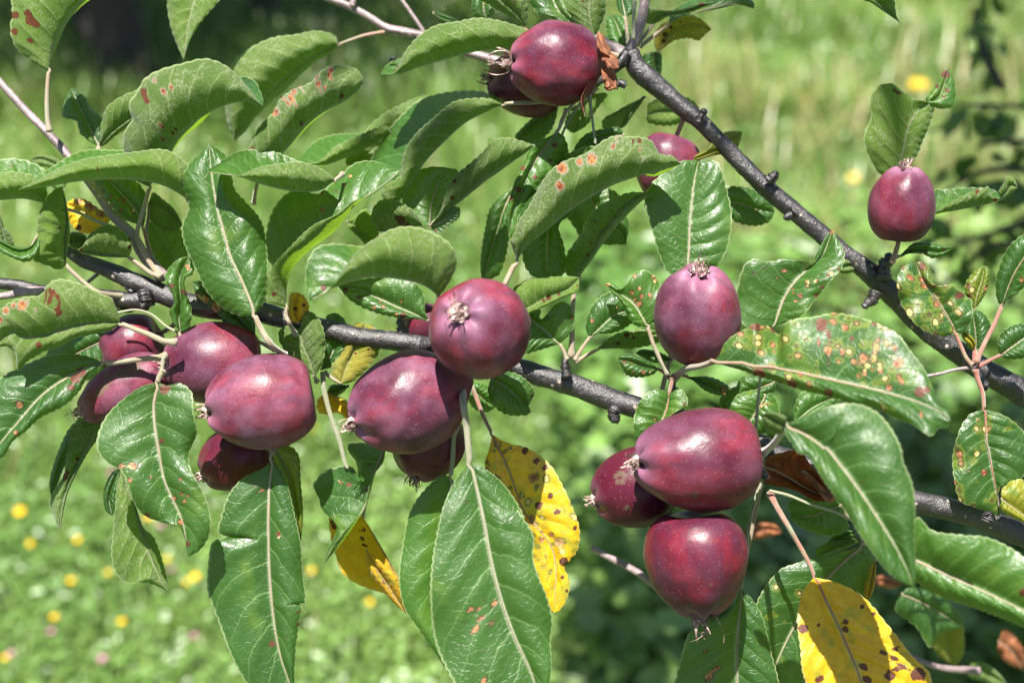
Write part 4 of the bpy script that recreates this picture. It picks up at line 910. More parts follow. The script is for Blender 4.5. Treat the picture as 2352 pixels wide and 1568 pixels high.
leaf(BM, 1, (-5.0, -6.0), 'B1 1250,470 1150,400 1060,372 940,352 800,345 650,378 530,430 400,500', 'B1 1330,350 1365,240 1340,150 1250,70 1080,12 950,22 820,92 700,182 610,305 520,435', 'B1 1200,330,1.5 1000,250,1.8 820,160,1.8 680,135,1.5 540,125,1 440,150,.8 378,250,.4 368,370,.2 380,470', zn=-.2, zf=0, bn=1.0, bf=.3, rust=0, tone=.35, pr=.16, d='B1 485,410,24', P='B1 1290,560,1 1300,700,3', wav=.1, lab='blurred pale leaf curling over in front of the middle branch')
leaf(BM, 0, (1.0, 1.6), 'B1 1182,632 1080,585 980,545 850,485 720,430 580,402', 'B1 1155,560 1150,470 1105,390 1000,350 850,345 680,370', 'B1 1110,622 990,610 880,592 740,542 650,485', rust=.25, tone=.25, zn=-.2, zf=-.2, d='B1 630,425,22 720,475,18 1010,600,26', o='B1 880,540,14 820,545,14 860,505,10 970,590,14 1000,500,12')
leaf(BM, 1, (.5, .9), 'B1 425,995 390,890 350,800 330,690 340,565', 'B1 470,930 497,790 470,650 420,585 370,560', 'B1 380,960 300,890 230,830 188,730 215,670 270,655 320,710 345,650', zn=-.4, zf=.4, rust=.0, tone=0, P='B1 440,1030,1')
leaf(BM, 0, (1.6, 2), 'B1 470,955 540,850 570,720 560,580', 'B1 480,850 470,680 520,590', 'B1 560,930 640,830 670,740 640,650 590,590', rust=0, tone=0)
leaf(BM, 1, (1.2, 1.8), 'B1 600,1045 640,930 700,800 760,650', 'B1 550,1000 545,920 600,850 660,720 700,650', 'B1 660,1040 780,940 850,840 850,720 810,660', yel=.25, rust=.9, tone=.2, P='B1 540,1010 490,970', o='', d='B1 740,760,10 780,820,10 700,850,10 660,790,9 800,720,10')
leaf(BM, 0, (.8, .8), 'B1 320,650 300,560 305,500 320,445', 'B1 270,630 255,520 270,450', 'B1 360,590 390,550 360,470', yel=.9, rust=.2, d='B1 300,552,16 355,530,16', tone=.2)
leaf(BM, 1, (-.8, .2), 'B2 80,590 200,545 330,470 450,420 525,345', 'B2 120,600 200,580 330,520 430,470 510,440', 'B2 70,500 90,420 180,365 300,342 400,345 480,340', zn=-.5, zf=-.2, rust=.05, tone=.8, d='B2 390,455,14 320,480,20 290,500,14 510,400,8', P='B2 20,640,2')
leaf(BM, 0, (.6, .4), 'B2 395,785 320,720 240,650 180,590 130,640', 'B2 480,690 488,600 440,510 370,520 340,560 330,620 260,610 270,560 200,560', 'B2 340,800 240,830 140,850 120,760', zn=-.2, zf=-.2, rust=.15, tone=.25, P='B2 420,830 440,885', d='B2 470,615,16 270,610,12')
leaf(BM, 0, (.9, 1.1), 'B2 592,742 660,680 750,600 850,560', 'B2 568,690 590,570 660,475 740,440 800,460', 'B2 640,720 740,712 840,670 890,620', rust=.2, tone=.15, P='B2 550,800 495,890', o='B2 610,630,16 770,545,10')
leaf(BM, 0, (-.2, 0), 'B2 975,665 930,590 880,520 790,455 690,388', 'B2 1060,590 1075,430 1010,325 930,298 870,345 850,400 800,425 750,385', 'B2 900,665 840,590 800,510 740,445', zn=-.2, zf=-.2, rust=.2, tone=.75, P='B2 1010,780 1060,890 1110,985', o='B2 870,445,20 895,485,18 940,468,18 985,462,18 995,488,12 922,418,16 918,520,24 890,335,16 920,345,10 1010,340,18 1025,368,16 790,515,12 710,390,22', pr=.12)
leaf(BM, 1, (1.6, 2.5), 'B2 645,820 760,780 880,750 1010,720 1080,700', 'B2 700,760 780,715 900,690 1000,690', 'B2 760,815 860,815 960,800 1050,770', rust=.1, tone=.3, P='B2 570,860 500,905', d='B2 835,725,20 780,780,16 880,740,12')
leaf(BM, 0, (.6, .4), 'B2 1045,950 960,930 870,895 780,885', 'B2 1000,910 920,870 840,850 790,860', 'B2 1020,980 920,1005 840,990 800,930', rust=.1, tone=.1, red=1, P='B2 1080,970 1115,1005', o='B2 945,970,16 880,975,10 990,970,8', d='B2 820,905,14 870,905,8')
leaf(BM, 0, (1.2, 1.4), 'B2 1140,890 1060,870 980,850 895,845', 'B2 1080,850 1000,825 930,822', 'B2 1100,900 1010,910 930,870', rust=.1, tone=.3)
leaf(BM, 0, (.2, 0), 'B2 1235,1000 1310,1020 1400,1060 1480,1095', 'B2 1290,1000 1370,998 1460,1030 1525,1085', 'B2 1290,1040 1350,1090 1430,1120 1490,1125', rust=.02, tone=.5, P='B2 1180,985 1140,1000', red=.8, o='B2 1480,1095,28', d='B2 1320,1085,14')
leaf(BM, 0, (-.2, -.5), 'B2 1115,1118 1100,1200 1060,1310 990,1400 930,1450', 'B2 1060,1085 990,1100 920,1170 885,1280 890,1390', 'B2 1180,1082 1230,1130 1235,1190 1160,1240 1080,1310 1000,1410', zn=-.2, zf=-.3, rust=.05, tone=.6, P='B2 1130,1060 1138,1010', o='B2 1020,1280,14 1140,1242,8', d='B2 1220,1180,16', red=.9)
leaf(BM, 0, (-.2, -.5), 'B3 155,672 200,540 230,470 290,380 390,280 480,190 545,28', 'B3 60,690 -60,640 -88,500 -70,350 -40,270 20,225 130,240 240,225 330,260 378,300 440,190 510,60', 'B3 190,655 340,600 440,480 540,360 610,270 622,180 580,95', zn=-.2, zf=-.9, bn=.2, bf=.3, rust=.08, tone=.35, P='B3 100,740,1 -100,860,2', o='B3 40,320,20 100,295,18 230,305,18 190,355,18 380,378,18 435,370,18 375,400,12 300,500,12 330,465,20 290,450,9 285,425,8 535,320,22 535,290,10 540,45,18 340,500,10', d='B3 590,290,16 480,410,18 440,465,18 520,330,14', pr=.14, lab='large folded leaf between the upright apple and the slanting branch')
leaf(BD, 1, (2.5, 3), 'B3 590,290 640,270 700,265', 'B3 600,230 640,222 690,250', 'B3 600,315 650,318 695,300', rust=.1, tone=.2)
leaf(BM, 0, (1.4, 1.8), 'B2 1816,1030 1700,1080 1570,1140 1460,1215', 'B2 1720,1000 1600,1000 1560,1060 1470,1110 1450,1180', 'B2 1816,1090 1700,1130 1580,1180 1500,1222', rust=.05, tone=.1)
leaf(BM, 0, (.8, 1), 'B3 100,1120 60,1200 10,1280 -30,1370', 'B3 30,1090 -80,1120 -150,1180 -120,1290 -70,1350', 'B3 130,1110 190,1190 180,1300 120,1360 50,1380', rust=.5, tone=.6, o='B3 70,1195,18 100,1180,14')
leaf(BM, 0, (1.2, 1.8), 'B3 290,1310 380,1230 480,1170 580,1130', 'B3 290,1220 340,1110 450,1080 540,1100', 'B3 340,1310 450,1250 560,1180', rust=.05, tone=.4)
leaf(BM, 0, (.2, .6), 'B2 -60,1010 30,1060 110,1130 190,1190', 'B2 0,975 90,975 170,1020 225,1100', 'B2 -80,1090 -50,1180 20,1240 110,1258 200,1240', zn=-.2, zf=-.2, rust=.05, tone=.2, o='', d='B2 215,1130,14 210,1190,12 205,1060,8', P='B2 -90,960')
leaf(BM, 0, (3, 3.2), 'B1 1110,820 1150,800 1200,780', 'B1 1120,780 1180,770', 'B1 1150,850 1210,860', rust=.1, tone=.8)
leaf(BM, 0, (4, 4.5), 'B1 1440,1060 1500,1110 1560,1160 1640,1190', 'B1 1500,1040 1590,1070 1640,1130', 'B1 1430,1120 1480,1210 1560,1235', rust=0, tone=.6)
leaf(BM, 0, (3, 3), 'B1 650,1060 580,1080 510,1100', 'B1 600,1050 530,1060', 'B1 620,1100 560,1130', rust=0, tone=.4)
leaf(BM, 0, (3.2, 3), 'B1 510,1100 570,1160 640,1220 660,1300', 'B1 450,1150 450,1230 500,1250 580,1240', 'B1 560,1120 640,1160 680,1230', yel=1, rust=.2)
leaf(BM, 0, (-.2, -.4), 'B0 1190,710 1180,600 1190,480 1190,330 1240,205', 'B0 1130,620 1120,560 1150,520 1130,440 1090,350 1120,280 1180,225', 'B0 1240,690 1265,600 1250,500 1220,420 1225,350 1275,320 1270,240', zn=-.3, zf=-.2, rust=.12, tone=.55, P='B0 1190,740', o='B0 1235,270,14 1245,290,14', d='B0 1135,400,20 1220,440,24 1225,380,14', wav=.3)
leaf(BM, 0, (.5, 1.2), 'B0 1690,760,0 1640,680 1560,590 1480,520 1400,460 1270,370', 'B0 1685,690 1675,600 1560,570 1440,450 1330,370', 'B0 1620,700 1500,670 1450,600 1380,540 1290,450', rust=.05, tone=0, zn=-.3, zf=-.4, P='B0 1750,790 1815,825', d='', o='B0 1430,540,40 1350,490,36 1300,470,30')
leaf(BM, 0, (1.5, 2), 'B0 780,560 850,548 900,560', 'B0 800,545 860,540', 'B0 800,575 860,580', rust=0, tone=.3, P='B0 760,540')
limb(BM, 'leaf_stalk', 'B0 770,580 900,560 1000,590 1100,670 1180,712', [5, 4, 4, 5, 6], M_PET, .4, 40, .02, 8)
limb(BM, 'leaf_stalk', 'B0 1080,860 1130,820 1170,770 1190,715', [9, 8, 7, 6], M_PET, .5, 20, .02, 8)
limb(BM, 'leaf_stalk', 'B0 1060,980 1075,930 1080,870', [6, 6, 7], M_PET, -1.6, 16, .02, 8)
limb(BM, 'leaf_stalk', 'B1 480,970 490,1080 530,1250 590,1420 640,1600 C1 650,150', [10, 9, 8, 8, 7], M_PET, 1.0, 40, .02, 8)
limb(BM, 'leaf_stalk', 'C2 1740,200 1690,350 1640,560 1620,800', [7, 7, 7, 6], M_PET, -.3, 30, .02, 8)
limb(BD, 'leaf_stalk', 'A2 560,620 490,680 410,780 380,880', [6, 6, 5, 5], M_PET, 2.0, 30, .02, 8)
limb(BD, 'leaf_stalk', 'A2 570,640 510,710 450,800 410,890', [6, 6, 5, 5], M_PET, 2.3, 30, .02, 8)
limb(BD, 'leaf_stalk', 'A2 590,620 600,720 615,830 630,950', [10, 6, 5, 5], M_PET, 1.6, 30, .02, 8)
limb(BD, 'leaf_stalk', 'A2 880,260 885,100 890,-60', [8, 7, 7], M_PET, 2.6, 20, .02, 8)

# ------------------------------------------------------------------ apples: each hangs from a branch and is a thing of its own
apple(1275, 144, .5, 194, 208, (-1, 0.02), 8, 'topmost apple, its dried eye pointing left beside the fork', .06, .0, .55, .05, 0, nub=.20, seed=1, rise=0.8, spread=1.7)
apple(1208, 190, 4.5, 150, 176, (-1, -.1), 10, 'shaded apple half hidden behind the topmost apple', .1, .5, .3, .03, 0, seed=2)
apple(1532, 382, 4, 150, 155, (-.3, 1), 0, 'apple mostly hidden behind the rust blistered leaf under the slanting branch', .08, .35, .6, .02, .4, seed=3)
apple(2071, 473, .8, 154, 178, (.02, -1), 12, 'small lone apple standing upright at the right with its eye up', .05, .2, .75, .015, .3, spread=.7, seed=4, rise=0.9)
apple(308, 795, 3.2, 150, 150, (-1, .5), 0, 'leftmost round apple, tucked under the wide pale leaf', .02, .15, .5, .03, .4, seed=5)
apple(290, 893, 1.0, 138, 226, (-1, .5), 5, 'long apple with a grey green scuff, eye pointing down left', .12, .15, .8, .03, .3, seed=6, marks='B0 890,945,55 840,975,40 790,985,45 720,1010,44 690,1060,40 660,1100,34', rise=0.9, spread=1.25)
apple(494, 834, .6, 190, 238, (-1, .04), 5, 'plump apple behind the shiniest one in the left cluster', .04, .15, .55, .02, 0, seed=7)
apple(605, 922, -1.6, 216, 260, (-1, .18), 6, 'shiniest purple apple in the left cluster, frosted with bloom', .06, .1, 1.0, .015, 0, seed=8, marks='B0 1580,940,9 1640,890,8 1700,920,8 1720,950,8', rise=0.9, spread=1.25)
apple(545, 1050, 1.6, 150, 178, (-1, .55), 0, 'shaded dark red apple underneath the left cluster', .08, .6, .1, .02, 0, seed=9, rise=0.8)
apple(934, 926, -1.8, 232, 268, (-1, .36), 14, 'lower apple of the middle pair, shaded at one corner by the round apple above', .08, .1, .8, .04, 0, nub=.22, seed=10, rise=0.8, spread=1.25)
apple(1100, 754, -4.6, 230, 246, (-.77, -.64), 64, 'round apple with its star shaped eye facing out', .06, .15, .75, .03, 0, seed=11, spread=1.2)
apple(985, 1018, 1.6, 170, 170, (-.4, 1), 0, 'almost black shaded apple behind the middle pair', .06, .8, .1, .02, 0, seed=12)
apple(982, 746, 4.5, 100, 110, (1, .2), 0, 'small red apple glimpsed behind the middle branch', .06, .3, .2, .02, .3, seed=13)
apple(1603, 727, -.8, 202, 238, (-.05, -1), 30, 'upright apple with a withered brown eye on top', .0, .3, .9, .02, 0, seed=14, spread=1.25)
apple(1604, 1056, -3.2, 234, 300, (-1, .02), 10, 'large glossy dark red apple, upper of the lower right cluster', .13, .35, .45, .03, 0, seed=15, marks='C2 1285,335,26 1300,310,16 B2 1470,1370,10', rise=0.8, spread=1.25)
apple(1456, 1122, .2, 184, 194, (-1, .3), 0, 'dark shaded apple with a grey scab ring left of the cluster', .1, 1.0, .03, .015, 0, seed=16, marks='C2 790,185,22 765,205,22 775,240,22 805,240,22 822,210,22 810,185,20 840,410,22', rise=0.8, spread=.7)  # skin fully darkened: the shade it hangs in is put into the colour
apple(1600, 1288, -2.6, 234, 250, (.06, 1), 0, 'lowest apple, glossy red with its pale eye pointing down', .16, .05, .25, .03, 0, seed=17, marks='C2 1130,690,12 1140,660,10 1395,920,16 1430,870,9 1445,820,8 1440,760,8 1380,705,11 1300,950,9', rise=0.6, spread=1.9)

# ------------------------------------------------------------------ meadow
gme = bpy.data.meshes.new('meadow_ground')
gv, gf = [], []
ys = [-40, -10, 0, 1, 2, 3, 4, 6, 8, 12, 20, 40, 90, 220, 450]
xs = [-450, -150, -50, -15, -6, -3, -1.5, 0, 1.5, 3, 6, 15, 50, 150, 450]
for yy in ys:
    for xx in xs:
        gv.append((xx, yy, 0.015 * math.sin(xx * 1.3 + yy)))
for i in range(len(ys) - 1):
    for j in range(len(xs) - 1):
        a = i * len(xs) + j
        gf.append((a, a + 1, a + len(xs) + 1, a + len(xs)))
gme.from_pydata(gv, [], gf)
tag(new_obj('ground', gme, None, M_GROUND), kind='structure')

def patch(x, y, f, s):
    return 0.5 + 0.25 * np.sin(x * f + s) * np.sin(y * f * 1.1 + 2 * s) + 0.25 * np.sin(x * f * 2.3 + y * f * 1.7 + 3 * s)

def sample_ground(n, y0, y1, spread=0.62, power=1.0):
    y = y0 + (y1 - y0) * rng.random(n) ** power
    x = (rng.random(n) * 2 - 1) * (0.5 + spread * y)
    return x, y

def blades(n, y0, y1, h0, h1, w, name, seed, dryish=0.04, power=1.0, spread=.62):
    x, y = sample_ground(n, y0, y1, spread, power)
    sc_ = np.clip(y / 2.6, 1, 3)
    h = (h0 + (h1 - h0) * rng.random(n) ** 1.5) * (0.55 + 0.9 * patch(x, y, 1.9, seed))
    az_ = rng.random(n) * 6.283
    lean = 0.15 + 0.75 * rng.random(n)
    wv = w * sc_ * (0.6 + 0.8 * rng.random(n))
    dx, dy = np.cos(az_), np.sin(az_)
    V = np.zeros((n, 7, 3))
    for k, t in enumerate((0.0, 0.4, 0.75)):
        cx = x + dx * h * lean * t ** 1.8
        cy = y + dy * h * lean * t ** 1.8
        cz = h * t * (1 - 0.25 * lean * t)
        ww = wv * (1 - 0.55 * t * t)
        V[:, 2 * k] = np.stack([cx - dy * ww, cy + dx * ww, cz], 1)
        V[:, 2 * k + 1] = np.stack([cx + dy * ww, cy - dx * ww, cz], 1)
    V[:, 6] = np.stack([x + dx * h * lean, y + dy * h * lean, h * (1 - 0.3 * lean)], 1)
    b = (np.arange(n) * 7)[:, None]
    F = np.concatenate([b + np.array([[0, 1, 3, 2]]), b + np.array([[2, 3, 5, 4]]), b + np.array([[4, 5, 6, 6]])])
    F = F[:2 * n]
    me = bpy.data.meshes.new(name)
    me.vertices.add(n * 7)
    me.vertices.foreach_set('co', V.astype(np.float32).ravel())
    nl = n * 11
    loops = np.concatenate([b + np.array([[0, 1, 3, 2, 2, 3, 5, 4, 4, 5, 6]])]).astype(np.int32).ravel()
    me.loops.add(nl)
    me.loops.foreach_set('vertex_index', loops)
    st = (np.arange(n) * 11)[:, None] + np.array([[0, 4, 8]])
    me.polygons.add(n * 3)
    me.polygons.foreach_set('loop_start', st.astype(np.int32).ravel())
    me.polygons.foreach_set('use_smooth', np.full(n * 3, True))
    me.update(calc_edges=True)
    p = patch(x, y, 1.1, seed + 1)[:, None]
    r = rng.random((n, 1))
    c = np.array([0.085, 0.175, 0.030]) * (1 - p) + np.array([0.205, 0.305, 0.060]) * p
    c = c * (0.65 + 0.7 * r)
    q = rng.random((n, 1)) < dryish * (0.5 + 2.0 * (x[:, None] > 0.4) * (y[:, None] > 2.6))
    c = np.where(q, np.array([0.36, 0.30, 0.14]) * (0.7 + 0.5 * r), c)
    col = np.repeat(np.concatenate([c, np.ones((n, 1))], 1)[:, None], 7, 1)
    add_attr(me, 'tint', 'FLOAT_COLOR', col)
    return me

def leaflets(n, y0, y1, h0, h1, s0, s1, name, seed, xr=None, dark=0.0, keep=None):
    """Small oval leaves (clover, dandelion, plantain) lying every way in the sward."""
    if xr:
        x = xr[0] + (xr[1] - xr[0]) * rng.random(n)
        y = y0 + (y1 - y0) * rng.random(n)
    else:
        x, y = sample_ground(n, y0, y1)
    z = h0 + (h1 - h0) * rng.random(n)
    s = (s0 + (s1 - s0) * rng.random(n)) * np.clip(y / 3.0, 1, 2.5)
    az_ = rng.random(n) * 6.283
    d = np.stack([np.cos(az_), np.sin(az_), rng.normal(0.05, 0.30, n)], 1)
    d /= np.linalg.norm(d, axis=1)[:, None]
    upv = np.stack([rng.normal(0, .5, n), rng.normal(0, .5, n), np.ones(n)], 1)
    sd = np.cross(d, upv)
    sd /= np.linalg.norm(sd, axis=1)[:, None]
    nn = np.cross(sd, d)
    c = np.stack([x, y, z], 1)
    w = 0.32
    prof = [(0, 0, 0), (.3, w, .05), (.7, w * .8, .05), (1, 0, -.06), (.7, -w * .8, .05), (.3, -w, .05)]
    V = np.stack([c + s[:, None] * (a * d + b_ * sd + e * nn) for a, b_, e in prof], 1)
    b = (np.arange(n) * 6)[:, None]
    F = np.concatenate([b + np.array([[0, 1, 2, 3]]), b + np.array([[0, 3, 4, 5]])])
    me = mesh_np(name, V.reshape(-1, 3), F)
    p = patch(x, y, 1.5, seed)[:, None]
    cc = np.array([0.080, 0.175, 0.036]) * (1 - p) + np.array([0.205, 0.32, 0.082]) * p
    cc = cc * (0.7 + 0.6 * rng.random((n, 1))) * (1 - dark)
    add_attr(me, 'tint', 'FLOAT_COLOR', np.repeat(np.concatenate([cc, np.ones((n, 1))], 1)[:, None], 6, 1))
    return me

tag(new_obj('grass', blades(80000, 1.0, 5.0, .04, .11, .0016, 'grass', 1.0), None, M_GRASS), kind='stuff')
tag(new_obj('grass', blades(90000, 5.0, 16.0, .08, .20, .0022, 'grass', 4.0, power=1.5), None, M_GRASS), kind='stuff')
tag(new_obj('tall_grass', blades(7000, 2.4, 5.5, .22, .42, .0018, 'tall_grass', 2.5, .3), None, M_GRASS), kind='stuff')
tag(new_obj('clover', leaflets(170000, 1.0, 6.0, .02, .10, .009, .022, 'clover', 3.0), None, M_GRASS), kind='stuff')
tag(new_obj('weeds', leaflets(9000, 1.55, 3.4, .03, .34, .03, .075, 'weeds', 5.0, (0.10, 1.5)), None, M_GRASS), kind='stuff')

def ground_at(px, py, h=0.10):
    """Where the line of sight through a photo point meets the meadow at height h."""
    d = unproj([(px, py, 0)])[0] - CT
    t = (h - CAM_H) / d[2]
    return Vector(CT + d * t)

def petals_mesh(name, r, n, cup, layers=1):
    V, F = [], []
    for l in range(layers):
        for q in range(n):
            a = (q + 0.5 * l) / n * 6.283
            rr = r * (1 - .25 * l)
            hw = 3.0 * rr / n
            for t, w in ((0.08, .3), (.55, 1.0), (.9, .8), (1.0, .25)):
                for s in (-1, 1):
                    x, y = rr * t, s * hw * w
                    V.append((x * math.cos(a) - y * math.sin(a), x * math.sin(a) + y * math.cos(a), cup * rr * t * t + l * r * .15))
            b = len(V) - 8
            F += [(b, b + 2, b + 3, b + 1), (b + 2, b + 4, b + 5, b + 3), (b + 4, b + 6, b + 7, b + 5)]
    me = bpy.data.meshes.new(name)
    me.from_pydata(V, [], F)
    return me

def flower(px, py, kind, size, label):
    h = rng.uniform(.09, .16)
    p = ground_at(px, py, h)
    s = size * K * (p - Vector(CT)).length * 0.36
    if kind == 'y':
        o = new_obj('buttercup', petals_mesh('buttercup', s, 7, .55, 2), None, M_YELLOW, p)
        tag(o, label, 'flower', 'yellow flowers in the meadow')
        o.rotation_euler = (0.45 + rng.uniform(-.3, .2), rng.uniform(-.3, .3), 0)
    else:
        o = new_obj('clover_flower', petals_mesh('clover_flower', s, 9, .9, 4), None, M_PINK, p)
        tag(o, label, 'flower', 'pink clover heads in the meadow')
    st = new_obj('stem', tube_mesh('stem', [Vector((0, 0, 0)), Vector((.004, .002, -h * .5)), Vector((.0, .006, -h))], .0012, 5), o, M_STEM)
    st.rotation_euler = [-q for q in o.rotation_euler]
    return o

for px, py, s, lb in (
        (46, 1176, 32, 'yellow flower nearest the left edge, below the hanging dark leaf'), (70, 1248, 20, 'small yellow flower just below the one nearest the left edge'),
        (180, 1240, 22, 'yellow flower left of the pale hanging leaf, topmost of that patch'), (163, 1335, 24, 'yellow flower left of the pale hanging leaf, lowest of that patch'),
        (248, 1316, 18, 'faint yellow flower touching the edge of the pale hanging leaf'), (450, 1325, 28, 'brightest yellow flower between the pale hanging leaf and the long dark leaf'),
        (428, 1337, 18, 'faint yellow flower beside the brightest one left of the long dark leaf'), (340, 1188, 24, 'yellow flower peeping out under the broad spotted leaf'),
        (124, 1418, 22, 'low yellow flower in open grass at the lower left'), (280, 1428, 22, 'low yellow flower in open grass under the tip of the pale leaf'),
        (385, 1283, 18, 'faint yellow flower to the right of the pale leaf tip'), (1962, 412, 38, 'yellow flower to the left of the small lone apple'),
        (2110, 203, 58, 'largest yellow flower, right behind the leaf above the lone apple'), (1850, 228, 24, 'pale yellow flower in tall grass at the upper right'),
        (848, 1383, 22, 'yellow flower below the half hidden yellow leaf'), (715, 1310, 20, 'yellow flower close to the right side of the long dark leaf'),
        (720, 985, 22, 'yellow flower seen between the left cluster and the middle pair'), (10, 1512, 20, 'yellow flower cut by the left edge near the bottom'),
        (1295, 1455, 24, 'yellow flower below the tip of the bright yellow leaf'), (1376, 630, 22, 'yellow flower seen in the gap left of the upright flat leaf'),
        (1800, 780, 14, 'tiny yellow flower beneath the large folded leaf'), (1730, 220, 18, 'small yellow flower above the middle of the slanting branch')):
    flower(px, py, 'y', s, lb)
for px, py, s, lb in (
        (235, 1518, 30, 'brightest pink clover head, near the bottom left'), (25, 1506, 24, 'pink clover head at the bottom of the left edge'), (445, 1464, 22, 'pink clover head beside the lower part of the long dark leaf'),
        (368, 1210, 24, 'pink clover head under the edge of the broad spotted leaf'), (118, 1454, 22, 'faint pink clover head in the lower left grass'), (395, 1310, 18, 'faint pink clover head right of the pale hanging leaf'),
        (1382, 1505, 24, 'pink clover head in the dark gap at the bottom centre'), (255, 1090, 22, 'pink clover head between the two leaves hanging at the left')):
    flower(px, py, 'p', s, lb)

# ------------------------------------------------------------------ orchard trees behind, in the sun beyond the frame and throwing shade
def leaf_cloud(n, centre, rad, size, seed, dark=(0.045, 0.10, 0.02), light=(0.09, 0.17, 0.03)):
    r2 = np.random.default_rng(seed)
    k = 26
    cl = r2.normal(0, 1, (k, 3))
    cl /= np.linalg.norm(cl, axis=1)[:, None]
    cl = cl * r2.uniform(.35, 1, (k, 1)) * np.array(rad)
    w = r2.integers(0, k, n)
    c = cl[w] + r2.normal(0, .22, (n, 3)) * np.array(rad) + np.array(centre)
    s = size * (0.6 + 0.8 * r2.random(n))
    d = r2.normal(0, 1, (n, 3)) + np.array((0, 0, -.4))
    d /= np.linalg.norm(d, axis=1)[:, None]
    sd = np.cross(d, r2.normal(0, 1, (n, 3)) + np.array((0, 0, 1.2)))
    sd /= np.linalg.norm(sd, axis=1)[:, None]
    nn = np.cross(sd, d)
    prof = [(0, 0, 0), (.3, .27, .06), (.7, .22, .06), (1, 0, -.08), (.7, -.22, .06), (.3, -.27, .06)]
    V = np.stack([c + s[:, None] * (a * d + b * sd + e * nn) for a, b, e in prof], 1)
    b = (np.arange(n) * 6)[:, None]
    F = np.concatenate([b + np.array([[0, 1, 2, 3]]), b + np.array([[0, 3, 4, 5]])])
    me = mesh_np('crown', V.reshape(-1, 3), F)
    q = (r2.random((n, 1)) * .6 + .4 * r2.random((k, 1))[w])
    cc = np.array(dark) * (1 - q) + np.array(light) * q
    add_attr(me, 'tint', 'FLOAT_COLOR', np.repeat(np.concatenate([cc, np.ones((n, 1))], 1)[:, None], 6, 1))
    return me

def orchard_tree(x, y, r, label, crown_c, crown_r, lean=(0, 0), n=9000, second=None, seed=1, size=.075):
    t = empty('apple_tree', (x, y, 0), label, 'tree', 'orchard trees around the branch')
    hgt = crown_c[2] + .3
    C = [(lean[0] * q ** 1.3 * hgt + .03 * math.sin(5 * q + seed), lean[1] * q * hgt, hgt * q - .05) for q in np.linspace(0, 1, 14)]
    o = new_obj('trunk', tube_mesh('trunk', C, np.linspace(r * 1.25, r * .5, 14), 14, .07), t, M_OLD)
    for q in range(7):
        a = q / 7 * 6.283 + seed
        b = Vector(C[6 + q % 5])
        e = Vector((math.cos(a) * crown_r[0] * .75, math.sin(a) * crown_r[1] * .75, hgt * .9 + .15 * math.sin(3 * q)))
        m = (b + e) / 2 + Vector((0, 0, -.08))
        new_obj('limb', tube_mesh('limb', spline([b, m, e], 12), np.linspace(r * .5, r * .12, 12), 8, .05), t, M_OLD)
    if second:
        b = Vector((0.01, 0, .1))
        e = Vector(second)
        new_obj('limb', tube_mesh('limb', spline([b, (b + e) / 2 + Vector((-.03, 0, -.08)), e], 14), np.linspace(r * .7, r * .35, 14), 10, .06), t, M_OLD)
    new_obj('crown', leaf_cloud(n, crown_c, crown_r, size, seed), t, M_GRASS)
    return t

p1 = ground_at(300, 228, 0)
orchard_tree(p1.x, p1.y, .10, 'dark orchard tree trunk with a leaning side stem at the upper left', (0.2, 0.1, 2.0), (1.35, 1.3, .75), (-.03, 0), 10000, (-.40, .0, 1.0), 3)
p2 = ground_at(622, 70, 0)
orchard_tree(p2.x, p2.y, .06, 'far dark orchard tree trunk at the top edge left of the twig', (-.1, 0, 2.1), (1.3, 1.3, .8), (-.02, 0), 10000, None, 5)
orchard_tree(-3.9, 6.6, .07, 'orchard tree at the far left beyond the grass', (.3, 0, 2.0), (1.4, 1.3, .8), (0, 0), 11000, None, 8)
orchard_tree(-.9, 9.6, .07, 'orchard tree farthest back beyond the top edge', (0, 0, 2.2), (1.7, 1.6, .9), (0, 0), 13000, None, 9)
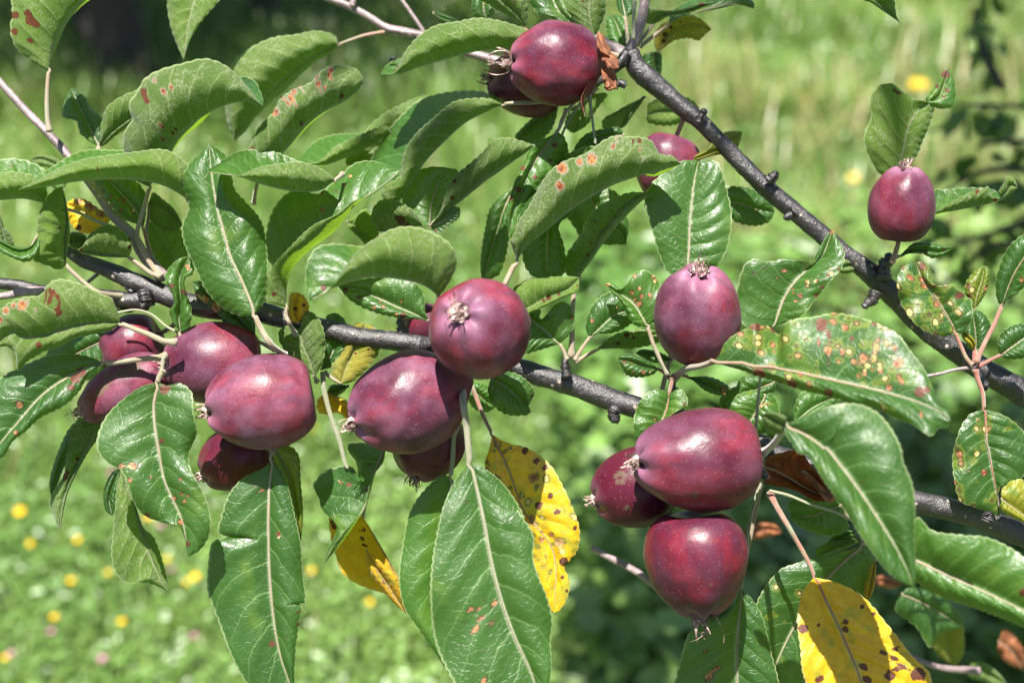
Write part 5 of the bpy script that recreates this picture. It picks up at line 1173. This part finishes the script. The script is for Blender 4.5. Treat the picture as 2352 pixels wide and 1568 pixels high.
# the tree the branches belong to: trunk off to the right, unseen crown overhead placed to shade the meadow, low limbs reaching into view
home = orchard_tree(1.75, 1.95, .085, 'apple tree at the right whose low dark limbs reach into view out of focus', (-1.3, -.85, 2.42), (.60, .62, .26), (-.05, 0), 5000, None, 12)
new_obj('crown', leaf_cloud(9000, (.15, -.2, 2.6), (.75, .9, .5), .075, 77), home, M_GRASS)  # second crown mass out of view, added to block sky and deepen shade
for q, (path, rd) in enumerate((
        ('2480,250,75 2300,242,85 2180,240,92 2080,236,100', [7, 4, 3, 2]),
        ('2480,420,75 2340,390,80 2240,400,88 2130,470,95', [10, 6, 5, 3]),
        ('2460,330,70 2330,325,80 2250,330,90', [9, 5, 3]),
        ('2480,640,80 2300,560,85 2200,630,92 2120,690,98', [9, 6, 5, 4]),
        ('2480,470,78 2330,520,84 2200,560,90', [10, 7, 4]),
        ('2300,200,90 2255,110,92 2240,20,94', [8, 7, 5]),
        ('2250,1540,12 2150,1530,14 2080,1500,16', [10, 8, 6]),
        ('1360,1258,9 1420,1290,8 1480,1325,7 1560,1390,6', [8, 8, 9, 10]))):
    P = [[float(v) for v in s.split(',')] for s in path.split()]
    C = unproj(spline(P, 30))
    kk = K * (FOCUS + P[0][2] * .01)
    par = home if q < 6 else BM
    o = new_obj('limb' if q < 6 else 'twig', tube_mesh('limb', C, np.interp(np.linspace(0, 1, 30), np.linspace(0, 1, len(rd)), rd) * kk * (1.5 if q < 6 else 1.0), 8, .06, C[0]), par, M_OLD if q < 6 else M_TWIG)
    o.location = Vector(C[0]) - par.location
hw = home.location
def spray(px, py, z, n, rad, size, seed):
    c = at(px, py, z) - hw
    new_obj('foliage', leaf_cloud(n, c, rad, size, seed), home, M_GRASS)
spray(2262, 90, 95, 14, (.02, .05, .05), .035, 41)
spray(2310, 290, 90, 20, (.07, .06, .02), .035, 42)
spray(2300, 420, 88, 34, (.09, .06, .04), .035, 43)
spray(2280, 600, 88, 34, (.09, .06, .05), .035, 44)

# ------------------------------------------------------------------ small fly on the tip of the upper leaf
def fly(px, py, z):
    k = K * (FOCUS + z * .01)
    bm = bmesh.new()
    for c, s in (((0, 0, 0), (5.5, 3.0, 2.8)), ((4.6, 0, .6), (3.0, 3.0, 2.6)), ((-5.5, 0, -1), (4.5, 2.6, 2.4))):
        m = Matrix.Translation(Vector(c) * k) @ Matrix.Diagonal((s[0] * k, s[1] * k, s[2] * k, 1))
        bmesh.ops.create_uvsphere(bm, u_segments=12, v_segments=8, radius=1, matrix=m)
    me = bpy.data.meshes.new('fly')
    bm.to_mesh(me)
    bm.free()
    o = new_obj('fly', me, None, M_FLY, at(px, py, z))
    tag(o, 'tiny black fly perched on the tip of the leaf beside the topmost apple', 'fly')
    o.rotation_euler = (0, -.4, .2)
    for i in range(3):
        for s in (-1, 1):
            b = Vector((1.5 - 1.8 * i, s * 2, -1.5)) * k
            e = Vector((2.2 - 3.2 * i, s * 5, -8)) * k
            new_obj('leg', tube_mesh('leg', [b, (b + e) / 2 + Vector((0, s * 2, 2)) * k, e], .45 * k, 5), o, M_FLY)
    for s in (-1, 1):
        V = [Vector(v) * k for v in ((1, s * 1, 2.5), (-4, s * 4.5, 3.2), (-10, s * 4, 2.2), (-11, s * 2, 1.8), (-5, s * .5, 2.6))]
        wm = bpy.data.meshes.new('wing')
        wm.from_pydata([v[:] for v in V], [], [(0, 1, 2, 3, 4)])
        new_obj('wing', wm, o, M_FLY)
fly(902, 134, 1.6)
